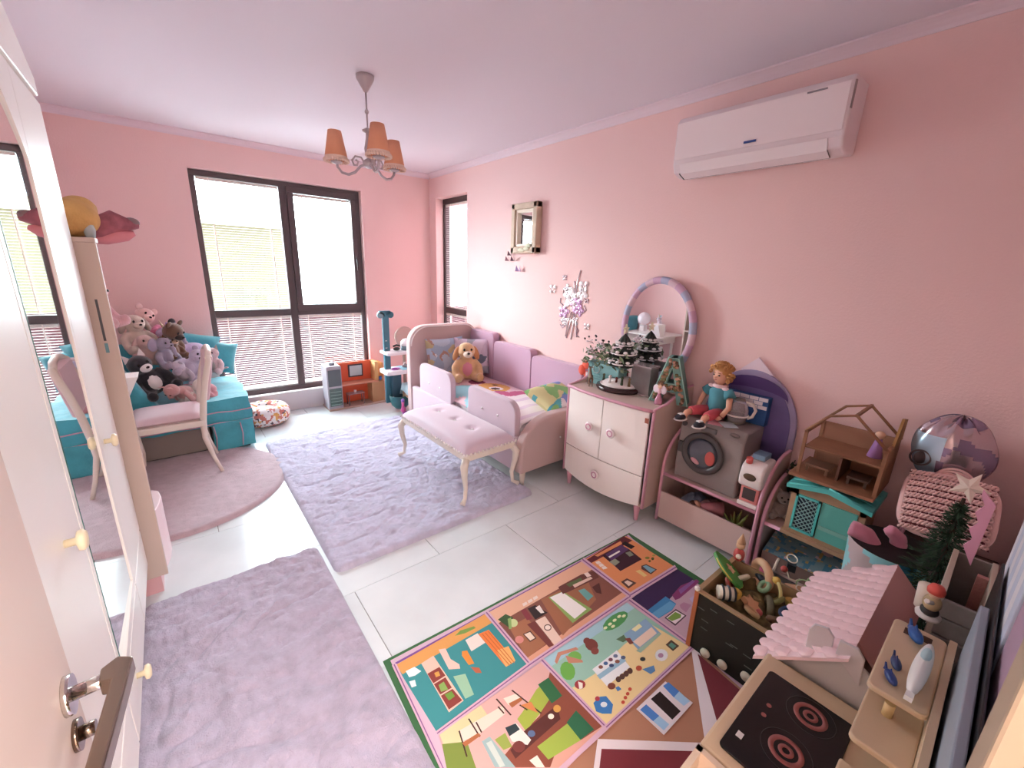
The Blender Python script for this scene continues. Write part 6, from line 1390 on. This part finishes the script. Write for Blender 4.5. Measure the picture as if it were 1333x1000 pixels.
for py, th in ((458, .03), (482, .045)):
    q = dx(500, py); put('tray', MB().prism(rrect(q.x-.01, q.x+.30, -.74, -.50, .03), 'z', q.z-th, q.z), WT, dt, True, bev=.005)
    if py == 458: qz1 = q.z
    else: qz2 = q.z
put('tray_mat', B(tA.x+.12, tA.x+.29, -.73, -.52, qz2, qz2+.004), M('#8fc4d4', .4), dt, True)
put('lower_body', B(tA.x+.02, tA.x+.13, -.66, -.52, .12, qz2-.04), M('#35586a', .5), dt, True, bev=.01)
bs = at(517, 520, 'y', -.68); bm = MB().lathe([(.0, .012), (.06, .012), (.105, .06), (.13, .17), (.12, .17), (.095, .07), (0, .03)], (tA.x+.09, -.70, .02), 28, ecc=.75); put('basin', bm, M('#2f6a72', .4), dt, True, label='teal boat-shaped basin at the foot')
put('wheel', MB().cyl((tA.x-.0, -.72, .16), (tA.x-.0, -.70, .16), .02, n=16), WT, dt, True)
for (px, col_, nm, lb, yy) in ((508, '#b060b4', 'toy_stethoscope', 'lilac toy stethoscope on the lower tray of the trolley', -.70),):
    t = thing(nm, lb, 'toy', (tA.x+.06, yy+.05, qz2)); put('ring', MB().torus((0, 0, .008), .035, .008), M(col_, .4), t); put('bell', MB().cyl((.04, 0, .0), (.04, 0, .02), .016, n=14), M('#c89ad0', .4), t)
t = thing('toy_iron', 'small grey toy iron on the trolley tray', 'toy', (tA.x+.20, -.63, qz2+.004)); put('sole', MB().ell((0, 0, .02), (.05, .028, .02)), M('#8a8a92', .4), t); put('handle', MB().tube([(-.03, 0, .03), (-.02, 0, .06), (.02, 0, .06), (.03, 0, .03)], .006, 6), WT, t)
t = thing('toy_telephone', 'black toy telephone on the upper tray of the trolley', 'toy', (tA.x+.10, -.62, qz1)); put('base', MB().ell((0, 0, .02), (.04, .03, .02)), M('#2a2c2c', .4), t); put('handset', MB().tube([(-.04, 0, .05), (0, 0, .062), (.04, 0, .05)], .011, 8), M('#2a2c2c', .4), t)
t = thing('toy_dome', 'white dome-shaped toy lamp on the upper tray of the trolley', 'toy', (tA.x+.215, -.62, qz1)); put('dome', MB().lathe([(.065, .05), (.06, .09), (.035, .12), (0, .13)], (0, 0, 0), 24), WT, t); put('base', MB().lathe([(0, 0), (.06, 0), (.065, .05), (0, .05)], (0, 0, 0), 24), M('#6d8794', .4), t)
q = at(526, 436, 'y', -.22); t = thing('round_stool', 'beige round-backed padded doll chair behind the trolley', 'chair', (q.x, -.22, 0))
put('backrest', MB().cyl((q.x, -.24, q.z-.02), (q.x, -.20, q.z-.02), .125, n=32), M('#bfa59c', .8), t, True, bev=.01); put('post', MB().cyl((q.x, -.2, .03), (q.x, -.2, q.z-.1), .02, n=10), M('#a08a80', .7), t, True); put('base', MB().cyl((q.x, -.22, 0), (q.x, -.22, .03), .13, n=24), M('#a08a80', .7), t, True)
# doll cradle with cloth
t = thing('doll_cot', 'small wooden doll cot partly covered, between trolley and bed head', 'toy cot', (-.86, -.86, 0))
qx = at(538, 500, 'y', -.84)
t.location = (qx.x, -.84, 0); WM[t] = Matrix.Translation(t.location)
for sx in (-.07, .05):
    for sy in (-.10, .10): put('leg', B(sx-.01, sx+.01, sy-.01, sy+.01, 0, .34), M('#c29a78', .6), t)
put('bed_box', B(-.07, .06, -.10, .10, .18, .32), M('#8d6b52', .6), t, bev=.004)
b = MB()
def drape(a, c):
    x = -.10+.19*a; y = -.15+.30*c; e = max(abs(x+.005)-.07, abs(y)-.10, 0); z = .40-e*3.2-.03*abs(nz(x*20, y*20, 3))-.02*math.sin(x*40+y*12)*(e > 0); return (x+.02*nz(y*18, z*9), y, z)
b.grid(drape, 26, 34); tag(put('doll_blanket', b, M('#a3b7c2', .9, var=.15), None, solid=.004), 'crumpled grey-blue doll blanket over the wooden doll cot', 'blanket')
bo = bpy.data.objects['doll_blanket']; bo.location = (qx.x-.005, -.84, .16)
# purple balloon-dog toy
q = at(537, 532, 'z', .05); t = thing('purple_toy_dog', 'purple and pink plastic toy dog on the floor at the bed corner', 'toy dog', (-.90, -1.02, 0), 1.0)
q = at(537, 537, 'z', 0); t.location = (-.86, -.93, 0); WM[t] = Matrix.Translation(t.location)
PUm = M('#7c4aa0', .35)
put('body', MB().ell((0, 0, .09), (.05, .028, .03)), M('#c95a96', .4), t)
for sx in (-.05, .05): put('paw', MB().ell((sx, -.01, .03), (.03, .03, .03)), PUm, t)
put('neck', MB().tube([(-.03, 0, .10), (-.02, 0, .15), (-.01, 0, .19)], [.018, .014, .016], 8), M('#c95a96', .4), t); put('head', MB().ell((-.02, 0, .20), (.03, .02, .02)), PUm, t)

# ============================================================ on the bookcase and its shelves
q = at(118, 290, 'y', -2.45); t = thing('yellow_haired_doll', 'yellow-haired soft doll lying on top of the tall bookcase', 'doll', (-2.97, -2.42, 1.682))
b = MB(); b.ell((-2.95, -2.45, 1.76), (.085, .10, .075)); b.ell((-2.93, -2.42, 1.80), (.06, .06, .05)); b.ell((-2.98, -2.45, 1.72), (.09, .10, .04)); put('hair', b, M('#d3a867', .8, var=.2, bump=.6, bs=40), t, True, remesh=.012)
put('body', MB().ell((-3.05, -2.38, 1.73), (.10, .07, .048)), M('#c26a72', .8), t, True)
t = thing('pink_bow_toy', 'crimson and pink plush wing or bow sticking out over the bookcase edge', 'soft toy', (-2.87, -2.33, 1.70))
b = MB(); b.tube([(-2.95, -2.38, 1.70), (-2.90, -2.36, 1.72), (-2.83, -2.34, 1.76), (-2.75, -2.33, 1.75)], [.03, .045, .05, .012], 10); put('upper_wing', b, M('#a4606c', .8, var=.3, vs=30), t, True)
put('lower_wing', MB().tube([(-2.93, -2.36, 1.69), (-2.87, -2.35, 1.695), (-2.80, -2.34, 1.705), (-2.77, -2.34, 1.715)], [.03, .035, .025, .01], 10), M('#d98a94', .8), t, True)
put('tip', MB().ell((-2.775, -2.333, 1.762), (.03, .02, .022)), M('#8c7478', .6), t, True)
t = thing('glass_cup', 'pale blue-white glass ornament at the bookcase top edge', 'ornament', (-2.905, -2.50, 1.682)); put('cup', MB().lathe([(0, 0), (.015, 0), (.02, .03), (.016, .05), (0, .05)], (0, 0, 0), 14), M('#b9c9cc', .2), t)
plush('pink_shelf_plush', 'pale pink plush toy leaning out of the upper bookcase shelf', (-2.985, -2.22, 1.27), .26, '#eab9bf', 'bear', 1.3)
# vanity top: unicorn and globe lamp (seen in the oval mirror)
t = plush('toy_unicorn', 'white and pink toy unicorn standing on the vanity table', (-3.3, -1.45, .726), .3, '#f0e2ee', 'unicorn', 1.3, mane='#8fd3d6')
t = thing('globe_lamp', 'white globe lamp on a square foot on the vanity table', 'lamp', (-3.3, -1.15, .726)); put('globe', MB().ell((0, 0, .2), .10, nu=20, nv=14), M('#f4eef2', .4), t); put('foot', MB().cb((0, 0, .05), (.09, .09, .10)), M('#f4f1f2', .4), t, bev=.006)
